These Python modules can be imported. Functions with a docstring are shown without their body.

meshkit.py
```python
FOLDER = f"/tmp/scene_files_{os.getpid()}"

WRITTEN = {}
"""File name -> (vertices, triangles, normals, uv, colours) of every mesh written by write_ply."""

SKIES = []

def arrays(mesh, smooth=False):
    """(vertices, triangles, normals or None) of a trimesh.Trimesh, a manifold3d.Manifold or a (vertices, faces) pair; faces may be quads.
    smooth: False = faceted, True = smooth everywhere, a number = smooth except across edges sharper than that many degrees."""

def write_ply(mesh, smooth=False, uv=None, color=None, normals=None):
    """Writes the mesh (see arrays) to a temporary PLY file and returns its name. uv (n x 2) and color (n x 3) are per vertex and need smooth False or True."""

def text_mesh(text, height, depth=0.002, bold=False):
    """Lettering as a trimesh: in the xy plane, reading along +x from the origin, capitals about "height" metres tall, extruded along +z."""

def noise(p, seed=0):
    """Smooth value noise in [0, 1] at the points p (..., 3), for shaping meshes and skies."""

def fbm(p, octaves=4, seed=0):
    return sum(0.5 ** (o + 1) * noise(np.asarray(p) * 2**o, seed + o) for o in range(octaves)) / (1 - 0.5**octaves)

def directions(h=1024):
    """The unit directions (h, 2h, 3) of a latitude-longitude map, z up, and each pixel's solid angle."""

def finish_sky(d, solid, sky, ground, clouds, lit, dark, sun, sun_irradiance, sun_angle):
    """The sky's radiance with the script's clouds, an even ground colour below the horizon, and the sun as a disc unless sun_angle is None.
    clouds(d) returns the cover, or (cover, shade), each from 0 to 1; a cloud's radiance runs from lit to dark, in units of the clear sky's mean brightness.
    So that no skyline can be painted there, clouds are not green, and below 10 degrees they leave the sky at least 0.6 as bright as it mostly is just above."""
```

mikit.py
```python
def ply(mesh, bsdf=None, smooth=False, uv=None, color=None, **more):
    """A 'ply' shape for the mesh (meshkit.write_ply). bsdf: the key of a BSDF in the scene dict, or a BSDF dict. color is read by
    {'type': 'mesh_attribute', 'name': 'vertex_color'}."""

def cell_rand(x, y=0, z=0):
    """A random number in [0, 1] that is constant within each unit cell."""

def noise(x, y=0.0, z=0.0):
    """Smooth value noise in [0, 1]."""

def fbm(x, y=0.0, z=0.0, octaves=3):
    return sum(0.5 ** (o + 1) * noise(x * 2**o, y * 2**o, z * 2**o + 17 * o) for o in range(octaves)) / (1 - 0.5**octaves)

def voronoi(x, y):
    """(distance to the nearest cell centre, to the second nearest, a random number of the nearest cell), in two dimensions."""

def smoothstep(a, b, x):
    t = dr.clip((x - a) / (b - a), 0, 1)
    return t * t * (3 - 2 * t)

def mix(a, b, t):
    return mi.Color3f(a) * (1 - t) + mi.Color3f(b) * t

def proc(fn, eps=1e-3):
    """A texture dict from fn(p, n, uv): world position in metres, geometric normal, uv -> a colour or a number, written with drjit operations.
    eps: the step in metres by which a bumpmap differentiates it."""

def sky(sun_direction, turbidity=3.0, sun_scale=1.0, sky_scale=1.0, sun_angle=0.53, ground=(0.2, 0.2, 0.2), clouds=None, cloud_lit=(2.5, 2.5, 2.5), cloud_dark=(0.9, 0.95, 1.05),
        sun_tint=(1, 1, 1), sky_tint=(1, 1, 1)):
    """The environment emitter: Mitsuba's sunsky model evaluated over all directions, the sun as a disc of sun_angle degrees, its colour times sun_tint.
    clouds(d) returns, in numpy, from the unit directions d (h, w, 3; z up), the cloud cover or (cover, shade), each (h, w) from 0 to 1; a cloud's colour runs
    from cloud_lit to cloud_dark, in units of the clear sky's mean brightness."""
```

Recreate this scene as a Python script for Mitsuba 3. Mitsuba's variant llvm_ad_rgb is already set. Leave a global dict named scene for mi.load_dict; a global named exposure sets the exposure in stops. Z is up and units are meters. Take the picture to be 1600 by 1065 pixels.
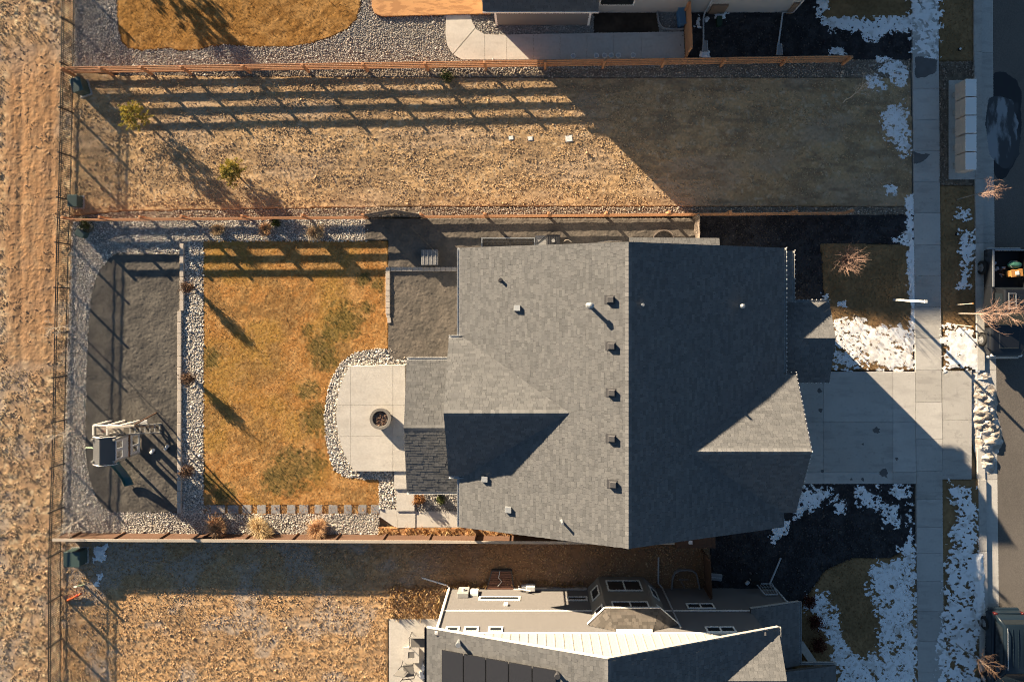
import math
import numpy as np
import trimesh
import shapely
import shapely.geometry as sg
import mitsuba as mi
import mikit
import meshkit

# ------------------------------------------------------------------ camera, sky, exposure
H = 38.0                 # height of the drone above the ground
PX = 28.0                # source-photo pixels per metre on the ground
NAD = (832.0, 482.0)     # the point straight below the drone, in photo pixels
SUN_AZ = math.radians(135.0)
SUN_EL = math.radians(13.2)
sun = [math.cos(SUN_EL) * math.cos(SUN_AZ), math.cos(SUN_EL) * math.sin(SUN_AZ), math.sin(SUN_EL)]
exposure = 3.62
T = mi.ScalarTransform4f
scene = {
    'type': 'scene',
    'camera': {'type': 'perspective', 'fov': 2 * math.degrees(math.atan(800 / (H * PX))), 'fov_axis': 'x',
               'principal_point_offset_x': (800 - NAD[0]) / 1600, 'principal_point_offset_y': (532.5 - NAD[1]) / 1065,
               'near_clip': 1.0, 'far_clip': 2000.0,
               'to_world': T().look_at(origin=[0, 0, H], target=[0, 0, 0], up=[0, 1, 0])},
    'sky': mikit.sky(sun, turbidity=2.0, sun_tint=(1.15, 1.38, 2.15), sky_scale=0.34, sky_tint=(0.94, 1.0, 1.10)),
}
labels = {}
rng = np.random.default_rng(7)

# ------------------------------------------------------------------ helpers
def W(px, py, z=0.0):
    """A place of the survey (photo pixel at a known height) in metres."""
    s = (H - z) / H / PX
    return np.array([(px - NAD[0]) * s, (NAD[1] - py) * s, z])

def G(pts):
    return sg.Polygon([tuple(W(*p)[:2]) for p in pts])

def R(x0, y0, x1, y1):
    return G([(x0, y0), (x1, y0), (x1, y1), (x0, y1)])

def numbered(key):
    if key not in scene and key not in labels and not any(k.startswith(key + '__') for k in scene):
        return key
    n = 1
    while f'{key}_{n:03d}' in scene or f'{key}_{n:03d}' in labels or any(k.startswith(f'{key}_{n:03d}__') for k in scene):
        n += 1
    return f'{key}_{n:03d}'

count = {}
def part_key(parent, name):
    key = f'{parent}__{name}'
    n = count.get(key, 0)
    count[key] = n + 1
    return key if n == 0 else f'{key}_{n:03d}'

def thing(name, label, cat, group=None, kind=None):
    key = name if name not in labels else None
    n = 1
    while key is None:
        if f'{name}_{n:03d}' not in labels:
            key = f'{name}_{n:03d}'
        n += 1
    labels[key] = {'label': label, 'category': cat}
    if group: labels[key]['group'] = group
    if kind: labels[key]['kind'] = kind
    return key

def put(key, mesh, mat, smooth=False, color=None, **more):
    scene[key] = mikit.ply(mesh, mat, smooth=smooth, color=color, **more)
    return key

def part(parent, name, mesh, mat, smooth=False, color=None, kind=None, label=None):
    key = part_key(parent, name)
    put(key, mesh, mat, smooth, color)
    if kind or label:
        labels[key] = {}
        if kind: labels[key]['kind'] = kind
        if label: labels[key]['label'] = label
    return key

def whole(name, mesh, mat, label, cat, group=None, kind=None, smooth=False, color=None):
    key = thing(name, label, cat, group, kind)
    return put(key, mesh, mat, smooth, color)

cat_m = trimesh.util.concatenate

def box(x0, x1, y0, y1, z0, z1):
    m = trimesh.creation.box([abs(x1 - x0), abs(y1 - y0), abs(z1 - z0)])
    m.apply_translation([(x0 + x1) / 2, (y0 + y1) / 2, (z0 + z1) / 2])
    return m

def rbox(x0, x1, y0, y1, z0, z1, r):
    """Box with chamfered edges."""
    pts = []
    for a in (0, 1, 2):
        d = [r, r, r]; d[a] = 0
        for i in (0, 1):
            for j in (0, 1):
                for k in (0, 1):
                    pts.append([(x0 + d[0], x1 - d[0])[i], (y0 + d[1], y1 - d[1])[j], (z0 + d[2], z1 - d[2])[k]])
    return trimesh.convex.convex_hull(np.array(pts))

def obox(cx, cy, z0, lx, ly, lz, rot=0.0, cham=0.0):
    m = rbox(-lx / 2, lx / 2, -ly / 2, ly / 2, 0, lz, cham) if cham else box(-lx / 2, lx / 2, -ly / 2, ly / 2, 0, lz)
    m.apply_transform(trimesh.transformations.rotation_matrix(rot, [0, 0, 1]))
    m.apply_translation([cx, cy, z0])
    return m

def beam(p, q, w, h, up=(0, 0, 1)):
    p, q = np.asarray(p, float), np.asarray(q, float)
    d = q - p; L = np.linalg.norm(d); d = d / L
    up = np.asarray(up, float)
    if abs(d @ up) > 0.95: up = np.array([0, 1.0, 0])
    s = np.cross(up, d); s /= np.linalg.norm(s); u = np.cross(d, s)
    m = trimesh.creation.box([L, w, h])
    M = np.eye(4); M[:3, 0], M[:3, 1], M[:3, 2], M[:3, 3] = d, s, u, (p + q) / 2
    m.apply_transform(M)
    return m

def tube(pts, radii, seg=6):
    pts = np.asarray(pts, float); n = len(pts)
    radii = np.broadcast_to(np.asarray(radii, float), n)
    d = np.gradient(pts, axis=0); d /= np.linalg.norm(d, axis=1, keepdims=True) + 1e-12
    ref = np.array([0.31, 0.17, 0.94]) if abs(d[0][2]) < 0.9 else np.array([1.0, 0.1, 0])
    v = []
    ang = np.linspace(0, 2 * np.pi, seg, endpoint=False)
    for i in range(n):
        a = np.cross(ref, d[i]); a /= np.linalg.norm(a) + 1e-12
        b = np.cross(d[i], a)
        v.append(pts[i] + radii[i] * (np.cos(ang)[:, None] * a + np.sin(ang)[:, None] * b))
    f = []
    for i in range(n - 1):
        for k in range(seg):
            a, b = i * seg + k, i * seg + (k + 1) % seg
            f += [[a, b, b + seg], [a, b + seg, a + seg]]
    v = np.vstack(v + [pts[:1], pts[-1:]])
    c0, c1 = n * seg, n * seg + 1
    for k in range(seg):
        f += [[c0, (k + 1) % seg, k], [c1, (n - 1) * seg + k, (n - 1) * seg + (k + 1) % seg]]
    return trimesh.Trimesh(v, f, process=False)

def prism(poly, z0, z1):
    ms = []
    for g in getattr(poly, 'geoms', [poly]):
        if g.area > 1e-6:
            m = trimesh.creation.extrude_polygon(g, z1 - z0, engine='earcut'); m.apply_translation([0, 0, z0]); ms.append(m)
    return cat_m(ms)

def flat(pts):
    """A planar convex polygon of 3-D points as triangles."""
    pts = np.asarray(pts, float)
    return trimesh.Trimesh(pts, [[0, i, i + 1] for i in range(1, len(pts) - 1)], process=False)

def slab_prism(pts, th):
    """A planar polygon with thickness downwards."""
    pts = np.asarray(pts, float); n = len(pts)
    v = np.vstack([pts, pts - [0, 0, th]])
    f = [[0, i, i + 1] for i in range(1, n - 1)] + [[n, n + i + 1, n + i] for i in range(1, n - 1)]
    for i in range(n):
        j = (i + 1) % n
        f += [[i, i + n, j + n], [i, j + n, j]]
    return trimesh.Trimesh(v, f, process=False)

def nz(x, y, s, seed=0, octv=3):
    return meshkit.fbm(np.stack([x / s, y / s, np.zeros_like(x)], -1), octv, seed)

def sstep(a, b, x):
    t = np.clip((x - a) / (b - a), 0, 1)
    return t * t * (3 - 2 * t)

def mixc(c, a, t):
    t = np.asarray(t)[..., None]
    return c * (1 - t) + np.asarray(a) * t

def field(poly, res, hf, cf, skirt=-0.03):
    """A relief sheet over the polygon: hf(x, y) heights, cf(x, y) colours. The rim is tucked under its neighbours."""
    x0, y0, x1, y1 = poly.bounds
    nx, ny = int((x1 - x0) / res) + 2, int((y1 - y0) / res) + 2
    xs, ys = x0 + np.arange(nx) * res, y0 + np.arange(ny) * res
    cx, cy = np.meshgrid(xs[:-1] + res / 2, ys[:-1] + res / 2)
    shapely.prepare(poly)
    inside = shapely.contains_xy(poly, cx, cy)
    deg = np.zeros((ny, nx), int)
    for a in (0, 1):
        for b in (0, 1):
            deg[a:ny - 1 + a, b:nx - 1 + b] += inside
    used = deg > 0
    idx = -np.ones((ny, nx), int); idx[used] = np.arange(used.sum())
    X, Y = np.meshgrid(xs, ys)
    jr = np.random.default_rng(int(abs(x0 * 1000 + y0 * 77)) % 99991)
    X = X + jr.uniform(-.3, .3, X.shape) * res; Y = Y + jr.uniform(-.3, .3, Y.shape) * res
    x, y = X[used], Y[used]
    z = hf(x, y); z = np.where(deg[used] < 4, skirt, z)
    j, i = np.nonzero(inside)
    a, b, c, d = idx[j, i], idx[j, i + 1], idx[j + 1, i + 1], idx[j + 1, i]
    alt = ((i + j) % 2 == 0)[:, None]
    f = np.vstack([np.where(alt, np.stack([a, b, c], 1), np.stack([a, b, d], 1)),
                   np.where(alt, np.stack([a, c, d], 1), np.stack([b, c, d], 1))])
    col = np.clip(cf(x, y), 0.01, 0.95)
    return trimesh.Trimesh(np.stack([x, y, z], 1), f, process=False), col

def scatter(poly, spacing, jitter=0.5, seed=0, keep=None):
    r = np.random.default_rng(seed)
    x0, y0, x1, y1 = poly.bounds
    X, Y = np.meshgrid(np.arange(x0, x1, spacing), np.arange(y0, y1, spacing))
    X = X + r.uniform(-jitter, jitter, X.shape) * spacing; Y = Y + r.uniform(-jitter, jitter, Y.shape) * spacing
    shapely.prepare(poly)
    m = shapely.contains_xy(poly, X, Y)
    x, y = X[m], Y[m]
    if keep is not None:
        k = keep(x, y, r); x, y = x[k], y[k]
    return x, y

ICO = trimesh.creation.icosahedron()
OCT = trimesh.Trimesh([(1, 0, 0), (-1, 0, 0), (0, 1, 0), (0, -1, 0), (0, 0, 1), (0, 0, -1)], [(0, 2, 4), (2, 1, 4), (1, 3, 4), (3, 0, 4), (2, 0, 5), (1, 2, 5), (3, 1, 5), (0, 3, 5)], process=False)
def stones(x, y, z, size, cols, seed=0, flat_=0.65, proto=None):
    """Loose stones, each its own lump, in one mesh. cols: list of colours picked at random."""
    r = np.random.default_rng(seed); n = len(x)
    s = size * np.exp(r.normal(0, .28, n))
    proto = proto or ICO; nv = len(proto.vertices)
    v = np.repeat(proto.vertices[None], n, 0) * r.uniform(.72, 1.15, (n, nv, 1))
    v = v * np.stack([s * r.uniform(.8, 1.35, n), s * r.uniform(.65, 1, n), s * r.uniform(.5, .9, n) * flat_ / .7], 1)[:, None] * .5
    a = r.uniform(0, 6.283, n); t = r.normal(0, .3, n)
    ca, sa, ct, st = np.cos(a)[:, None], np.sin(a)[:, None], np.cos(t)[:, None], np.sin(t)[:, None]
    X, Y, Z = v[..., 0] * ct + v[..., 2] * st, v[..., 1], -v[..., 0] * st + v[..., 2] * ct
    v = np.stack([X * ca - Y * sa + x[:, None], X * sa + Y * ca + y[:, None], Z + np.broadcast_to(z, n)[:, None] + s[:, None] * .22], -1)
    f = (proto.faces[None] + nv * np.arange(n)[:, None, None]).reshape(-1, 3)
    c = np.asarray(cols)[r.integers(0, len(cols), n)] * r.uniform(.75, 1.2, (n, 1))
    return trimesh.Trimesh(v.reshape(-1, 3), f, process=False), np.clip(np.repeat(c, nv, 0), .01, .95)

def blades(x, y, z, n_per, height, spread, width, cols, seed=0, droop=.3, var=.3):
    """Grass tufts: every blade a bent strip of two triangles."""
    r = np.random.default_rng(seed)
    n = len(x) * n_per
    bx, by, bz = np.repeat(x, n_per), np.repeat(y, n_per), np.repeat(np.broadcast_to(z, len(x)), n_per)
    hs = np.repeat(np.broadcast_to(height, len(x)) * np.exp(r.normal(0, var, len(x))), n_per) * r.uniform(.6, 1.1, n)
    a = r.uniform(0, 6.283, n); q = spread * np.sqrt(r.uniform(0, 1, n)) * hs / np.mean(height)
    ux, uy = np.cos(a), np.sin(a)
    root = np.stack([bx + ux * q * .25, by + uy * q * .25, bz - .01], 1)
    mid = np.stack([bx + ux * q * .6, by + uy * q * .6, bz + hs * .75], 1)
    tip = np.stack([bx + ux * q * 1.1, by + uy * q * 1.1, bz + hs * (1 - droop * r.uniform(0, 1, n))], 1)
    b = a + r.uniform(-.8, .8, n) + 1.57
    side = np.stack([np.cos(b), np.sin(b), 0 * b], 1) * width * r.uniform(.6, 1.2, (n, 1))
    v = np.stack([root - side * .5, root + side * .5, mid - side * .4, mid + side * .4, tip], 1)
    f = np.array([[0, 1, 3], [0, 3, 2], [2, 3, 4]])
    f = (f[None] + 5 * np.arange(n)[:, None, None]).reshape(-1, 3)
    c = np.repeat(np.asarray(cols)[r.integers(0, len(cols), len(x))], n_per, 0) * r.uniform(.75, 1.25, (n, 1))
    return trimesh.Trimesh(v.reshape(-1, 3), f, process=False), np.clip(np.repeat(c, 5, 0), .01, .95)

# ------------------------------------------------------------------ materials
def two(b): return {'type': 'twosided', 'bsdf': b}
def rgb(c): return {'type': 'rgb', 'value': list(c)}
def plain(name, c, rough=.7, spec=.3, metal=0.0):
    scene[name] = two({'type': 'principled', 'base_color': rgb(c), 'roughness': rough, 'specular': spec, 'metallic': metal})
    return name
VC = {'type': 'mesh_attribute', 'name': 'vertex_color'}
scene['loose_matter'] = two({'type': 'diffuse', 'reflectance': VC})
scene['tinted_board'] = two({'type': 'principled', 'base_color': VC, 'roughness': .75, 'specular': .25})
scene['leafy_matter'] = two({'type': 'principledthin', 'base_color': VC, 'roughness': .8, 'diff_trans': .5, 'spec_trans': 0.0}) if False else two({'type': 'diffuse', 'reflectance': VC})
scene['snow_matter'] = two({'type': 'principled', 'base_color': VC, 'roughness': .55, 'specular': .35})

def tex(name, fn, rough=.8, spec=.25, bump=None, bscale=.01, eps=.004):
    b = {'type': 'principled', 'base_color': mikit.proc(fn), 'roughness': rough, 'specular': spec}
    if bump is not None:
        b = {'type': 'bumpmap', 'arbitrary': mikit.proc(bump, eps), 'scale': bscale, 'bsdf': b}
    scene[name] = two(b)
    return name

def concrete_fn(base, stain, wear=.35):
    def fn(p, n, uv):
        a = mikit.fbm(p.x * .7, p.y * .7, p.z, 4)
        b = mikit.noise(p.x * 18, p.y * 18, p.z * 18)
        c = mikit.smoothstep(.48, .78, mikit.fbm(p.x * 1.1 + 9, p.y * 4.6, 3.0, 6))
        d = mikit.smoothstep(.64, .80, mikit.fbm(p.x * 4.1 + 4, p.y * 5.4, 8.0, 5))
        col = mi.Color3f(base) * (.82 + .24 * a + .14 * b)
        return mikit.mix(mikit.mix(col, stain, c * wear), mi.Color3f(stain) * .8, d * wear * .6)
    return fn
tex('pale_concrete', concrete_fn((.50, .475, .44), (.40, .37, .335)), .85)
tex('grey_concrete', concrete_fn((.43, .42, .40), (.30, .29, .28), .4), .85)
tex('worn_concrete', concrete_fn((.39, .38, .36), (.27, .26, .25), .5), .85)
tex('newer_concrete', concrete_fn((.46, .45, .43), (.33, .32, .31), .35), .85)
tex('asphalt', lambda p, n, uv: mi.Color3f(.115, .105, .096) * (.7 + .45 * mikit.fbm(p.x * .5, p.y * .3, 0., 4) + .35 * mikit.noise(p.x * 25, p.y * 25)), .85,
    bump=lambda p, n, uv: mikit.noise(p.x * 30, p.y * 30), bscale=.006)
tex('stamped_patio_concrete', lambda p, n, uv: mikit.mix((.55, .29, .125), (.40, .20, .085), mikit.smoothstep(.4, .65, mikit.fbm(p.x * 2.5, p.y * 9, 0., 4))), .6)
def wood_fn(a, b):
    def fn(p, n, uv):
        g = mikit.fbm(p.x * 1.2, p.y * 22 + p.z * 4, p.z * 22, 4)
        k = mikit.noise(p.x * .6 + 5, p.y * .6, p.z * 2)
        return mikit.mix(a, b, dr_clip(g * .7 + k * .3))
    return fn
import drjit as dr
def dr_clip(x): return dr.clip(x, 0, 1)
tex('cedar_wood', wood_fn((.56, .29, .15), (.38, .185, .095)), .75)
tex('weathered_wood', wood_fn((.30, .25, .21), (.17, .13, .10)), .8)
tex('dark_brown_wood', wood_fn((.13, .075, .05), (.08, .045, .03)), .8)
tex('stepping_paver', concrete_fn((.27, .27, .275), (.2, .2, .2)), .85)
tex('edging_stone', concrete_fn((.46, .41, .36), (.36, .31, .27)), .85)
tex('cap_wood', wood_fn((.48, .43, .37), (.36, .31, .26)), .8)
tex('grey_play_wood', wood_fn((.34, .33, .31), (.26, .25, .23)), .8)
tex('slat_wood', wood_fn((.20, .10, .07), (.12, .06, .045)), .7)
tex('fire_bowl', concrete_fn((.20, .185, .17), (.13, .12, .11)), .85)
plain('lid_plastic', (.20, .20, .205), .55)
plain('play_roof', (.115, .118, .122), .6)
plain('dark_green_plastic', (.02, .05, .035), .5)
plain('well_metal', (.22, .18, .15), .5, .4)
plain('tinted_glass', (.015, .02, .025), .08, .6)
plain('white_trim', (.78, .76, .72), .5)
plain('weathered_trim', (.42, .40, .37), .6)
plain('pale_wall', (.40, .385, .365), .65)
plain('grey_trim', (.36, .36, .35), .45)
plain('taupe_siding', (.165, .158, .156), .65)
plain('dark_taupe_siding', (.235, .215, .185), .65)
plain('cream_siding', (.40, .385, .355), .6)
plain('house_wall_paint', (.30, .31, .32), .65)
plain('black_metal', (.025, .025, .027), .45, .4)
plain('green_enamel', (.05, .085, .082), .5, .4)
plain('dark_vent_metal', (.06, .06, .065), .5)
plain('galvanised_metal', (.36, .38, .40), .45, .5, .5)
plain('white_plastic', (.75, .75, .74), .45)
plain('grey_plastic', (.30, .30, .30), .5)
plain('light_grey_plastic', (.48, .49, .50), .5)
plain('orange_plastic', (.60, .12, .03), .5)
plain('pale_green_plastic', (.42, .55, .38), .5)
plain('red_plastic', (.50, .05, .05), .45)
plain('dark_red_lens', (.06, .008, .008), .3)
plain('teal_plastic', (.012, .085, .095), .35, .5)
plain('blue_plastic', (.08, .20, .35), .4)
plain('navy_fabric', (.03, .04, .07), .8)
plain('grey_fabric', (.16, .155, .15), .9)
plain('rubber', (.02, .02, .02), .8)
plain('solar_glass', (.03, .031, .036), .22, .5)
plain('window_glass', (.02, .025, .03), .06, .6)
plain('alloy', (.5, .5, .5), .3, .5, .8)
plain('orange_cloth', (.42, .20, .06), .8)
plain('green_cloth', (.06, .20, .15), .7)
plain('amber_plastic', (.5, .35, .2), .6)
plain('tan_metal', (.56, .47, .39), .5)
plain('pale_metal', (.80, .80, .79), .45)
plain('brick_brown', (.20, .14, .10), .85)
plain('tree_bark_grey', (.30, .26, .22), .85)
plain('tree_bark_red', (.34, .22, .17), .85)
plain('tree_bark_pale', (.55, .48, .40), .8)
plain('tree_bark_dark', (.13, .085, .06), .9)
scene['car_paint_black'] = two({'type': 'principled', 'base_color': rgb((.012, .014, .018)), 'roughness': .25, 'specular': .5, 'clearcoat': .8, 'clearcoat_gloss': .95})
scene['car_paint_navy'] = two({'type': 'principled', 'base_color': rgb((.008, .016, .026)), 'roughness': .3, 'specular': .4, 'clearcoat': .4, 'clearcoat_gloss': .95})
# ------------------------------------------------------------------ ground
big = trimesh.creation.box([1400, 1400, .5]); big.apply_translation([0, 0, -.40])
tex('plain_soil', lambda p, n, uv: mikit.mix((.30, .215, .13), (.22, .15, .09), mikit.fbm(p.x * .3, p.y * .3, 0., 4)), .95)
whole('ground', big, 'plain_soil', 'wide dry soil plain under and around the lots', 'ground', kind='structure')

C = np.array
def two_tone(x, y, a, b, s, seed, lo=.35, hi=.65):
    c = np.repeat(np.asarray(a, float)[None], len(x), 0)
    return mixc(c, b, sstep(lo, hi, nz(x, y, s, seed)))

def grain(c, x, y, s=.09, amt=.35, seed=5):
    return c * (1 - amt / 2 + amt * nz(x, y, s, seed, 2))[:, None]

# polygons (survey places)
lot_w = 1660
patio_poly = G([(548, 571), (634, 569), (637, 734), (555, 734), (540, 708), (530, 675), (527, 645), (531, 612), (538, 590)])
ring_poly = G([(618, 546), (590, 545), (556, 551), (534, 566), (520, 590), (511, 620), (508, 650), (510, 685), (516, 714), (523, 733), (540, 744), (570, 747), (593, 748), (594, 793), (622, 793), (640, 745), (640, 560), (613, 560)])
lawn_poly = R(317, 376, 607, 789).difference(ring_poly)
fines_left = G([(180, 395), (170, 404), (152, 428), (144, 455), (139, 500), (136, 560), (134, 640), (133, 700), (139, 745), (149, 775), (163, 794), (176, 800), (283, 800), (283, 395)])
fines_mid = R(570, 341, 1092, 376).union(R(607, 370, 720, 562)).union(R(700, 370, 1000, 420))
strip_poly = R(284, 378, 318, 802)
yard_gravel = G([(114, 342), (320, 342), (575, 342), (575, 378), (318, 378), (284, 378), (284, 397), (180, 395), (170, 404), (152, 428), (144, 455), (139, 500), (136, 560), (134, 640), (133, 700), (139, 745), (149, 775), (163, 794), (176, 800), (318, 800), (318, 788), (592, 788), (592, 838), (98, 838), (104, 640), (108, 520), (113, 400)]).difference(fines_left).difference(strip_poly).difference(lawn_poly).difference(R(330, 787, 592, 803))
step_strip = R(318, 787, 594, 803)
nlawn = G([(186, -60), (183, 20), (185, 45), (190, 66), (200, 76), (220, 80), (245, 78), (262, 76), (280, 80), (310, 79), (330, 73), (350, 71), (375, 72), (400, 74), (430, 74), (460, 73), (490, 68), (520, 58), (545, 45), (558, 30), (564, 10), (566, -60)])
npatio = G([(582, -60), (582, 12), (586, 22), (597, 27), (766, 23), (766, -60)])
npath = G([(697, 22), (735, 22), (738, 35), (745, 47), (757, 54), (775, 55), (1068, 50), (1070, 92), (800, 94), (722, 94), (708, 86), (699, 72), (696, 55)])
nbed = R(927, 18, 1030, 52)
ngravel = G([(116, -60), (1062, -60), (1062, 106), (116, 112)]).difference(nlawn).difference(npatio).difference(npath).difference(nbed)
mid_lot = G([(114, 112), (185, 118), (740, 122), (1424, 122), (1426, 323), (640, 323), (190, 330), (110, 338)])
mid_gravel_n = G([(185, 105), (740, 103), (1330, 93), (1424, 93), (1424, 122), (740, 122), (185, 119)])
mid_gravel_s = G([(190, 330), (640, 323), (1426, 323), (1427, 336), (1090, 337), (110, 343), (112, 338)])
dark_gravel_n = G([(1062, -60), (1424, -60), (1424, 95), (1330, 93), (1062, 100)])
nfront_lawn = G([(1288, -60), (1426, -60), (1426, 35), (1285, 31)])
dark_gravel_n = dark_gravel_n.difference(nfront_lawn)
front_lawn = G([(1282, 380), (1424, 382), (1427, 578), (1295, 578), (1290, 500)])
dark_gravel_m = G([(1090, 334), (1427, 336), (1426, 382), (1282, 380), (1290, 500), (1292, 580), (1170, 600), (1090, 420)])
dark_gravel_s = G([(1050, 755), (1428, 755), (1430, 850), (1390, 872), (1330, 872), (1290, 890), (1262, 930), (1240, 960), (1115, 960), (1108, 850)])
sfront_lawn = G([(1430, 850), (1390, 872), (1330, 872), (1290, 890), (1262, 930), (1240, 960), (1245, 1130), (1440, 1130)])
south_lot = G([(94, 840), (690, 843), (1110, 848), (1112, 930), (685, 930), (685, 968), (606, 968), (606, 1130), (96, 1130)])
soil_strip = G([(590, 822), (1052, 822), (1052, 846), (590, 840)]).union(R(720, 770, 1100, 830))
house_bed = R(646, 762, 726, 800)
verge = [R(1466, -60, 1520, 96), R(1466, 96, 1522, 290), R(1467, 290, 1523, 578), R(1467, 748, 1530, 1130)]
west_field = G([(-70, -70), (118, -70), (114, 345), (108, 520), (104, 640), (98, 840), (96, 1140), (-70, 1140)])

# --- wild ground west of the metal fence
def h_wild(x, y):
    return .005 + .028 * sstep(.42, .78, nz(x, y, .28, 1)) + .014 * nz(x, y, .09, 2, 2) + .08 * nz(x, y, 2.5, 3, 2) - .03
def band(v, a, b, w): return sstep(a - w, a + w, v) * (1 - sstep(b - w, b + w, v))
def track(x, y):
    px = NAD[0] + x * PX; py = NAD[1] - y * PX
    wob = 10 * (nz(x, y, 2.5, 11) - .5) * 2
    return band(px + wob, 8, 94, 12) * (1 - .8 * sstep(470, 640, py)) * sstep(20, 130, py + 3 * wob)
def h_west(x, y):
    t = track(x, y)
    px = NAD[0] + x * PX
    rut = np.exp(-((px - 34) / 5) ** 2) + np.exp(-((px - 82) / 5) ** 2)
    return h_wild(x, y) * (1 - .75 * t) + t * (.02 + .034 * nz(x * 1.8 + .25 * nz(x, y, 1.2, 16), y / 2.6, .45, 12, 4) + .018 * nz(x, y, .09, 14, 3) + .014 * sstep(.5, .75, nz(x, y, .2, 15, 3))) - .025 * t * rut
def c_west(x, y):
    c = two_tone(x, y, (.42, .29, .175), (.33, .225, .145), .8, 21)
    c = mixc(c, (.56, .45, .30), sstep(.58, .75, nz(x, y, .30, 22)))
    c = mixc(c, (.34, .295, .25), .7 * sstep(.52, .72, nz(x, y, 1.3, 23)))
    t = track(x, y)
    soil = two_tone(x * 2.5, y, (.37, .21, .11), (.28, .165, .095), .9, 24)
    soil = mixc(soil, (.44, .28, .16), .5 * sstep(.55, .72, nz(x * 1.5, y, .3, 25)))
    c = c * (1 - .85 * t)[:, None] + soil * (.85 * t)[:, None]
    return grain(c, x, y, .10, .5)
m, c = field(west_field, .065, h_west, c_west)
whole('dirt_field', m, 'loose_matter', 'rough dirt field with a worn wheel track beside the black fence', 'field', kind='structure', color=c)

# --- dry unmown lots
def h_lot(x, y):
    return .008 + .010 * sstep(.40, .72, nz(x / 1.3, y, .13, 31)) + .012 * nz(x, y, .08, 32, 2) + .022 * nz(x / 3.5, y, .45, 38, 2) + .022 * nz(x / 7, y, .24, 40, 2)
def c_lot(x, y):
    c = two_tone(x, y, (.48, .325, .18), (.39, .265, .15), .9, 33)
    c = mixc(c, (.52, .405, .275), .8 * sstep(.55, .75, nz(x, y, .18, 34)))
    c = mixc(c, (.40, .30, .21), .7 * sstep(.5, .7, nz(x / 2, y, 1.6, 35)))
    px = NAD[0] + x * PX
    c = mixc(c, (.27, .19, .12), .7 * sstep(.48, .66, nz(x / 3, y, .35, 36, 4)))
    return grain(c, x, y, .09, .5)
m, c = field(mid_lot, .060, h_lot, c_lot)
whole('dry_lot', m, 'loose_matter', 'bare clumpy dry ground of the vacant strip between the two rail fences', 'ground', kind='structure', color=c)
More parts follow.
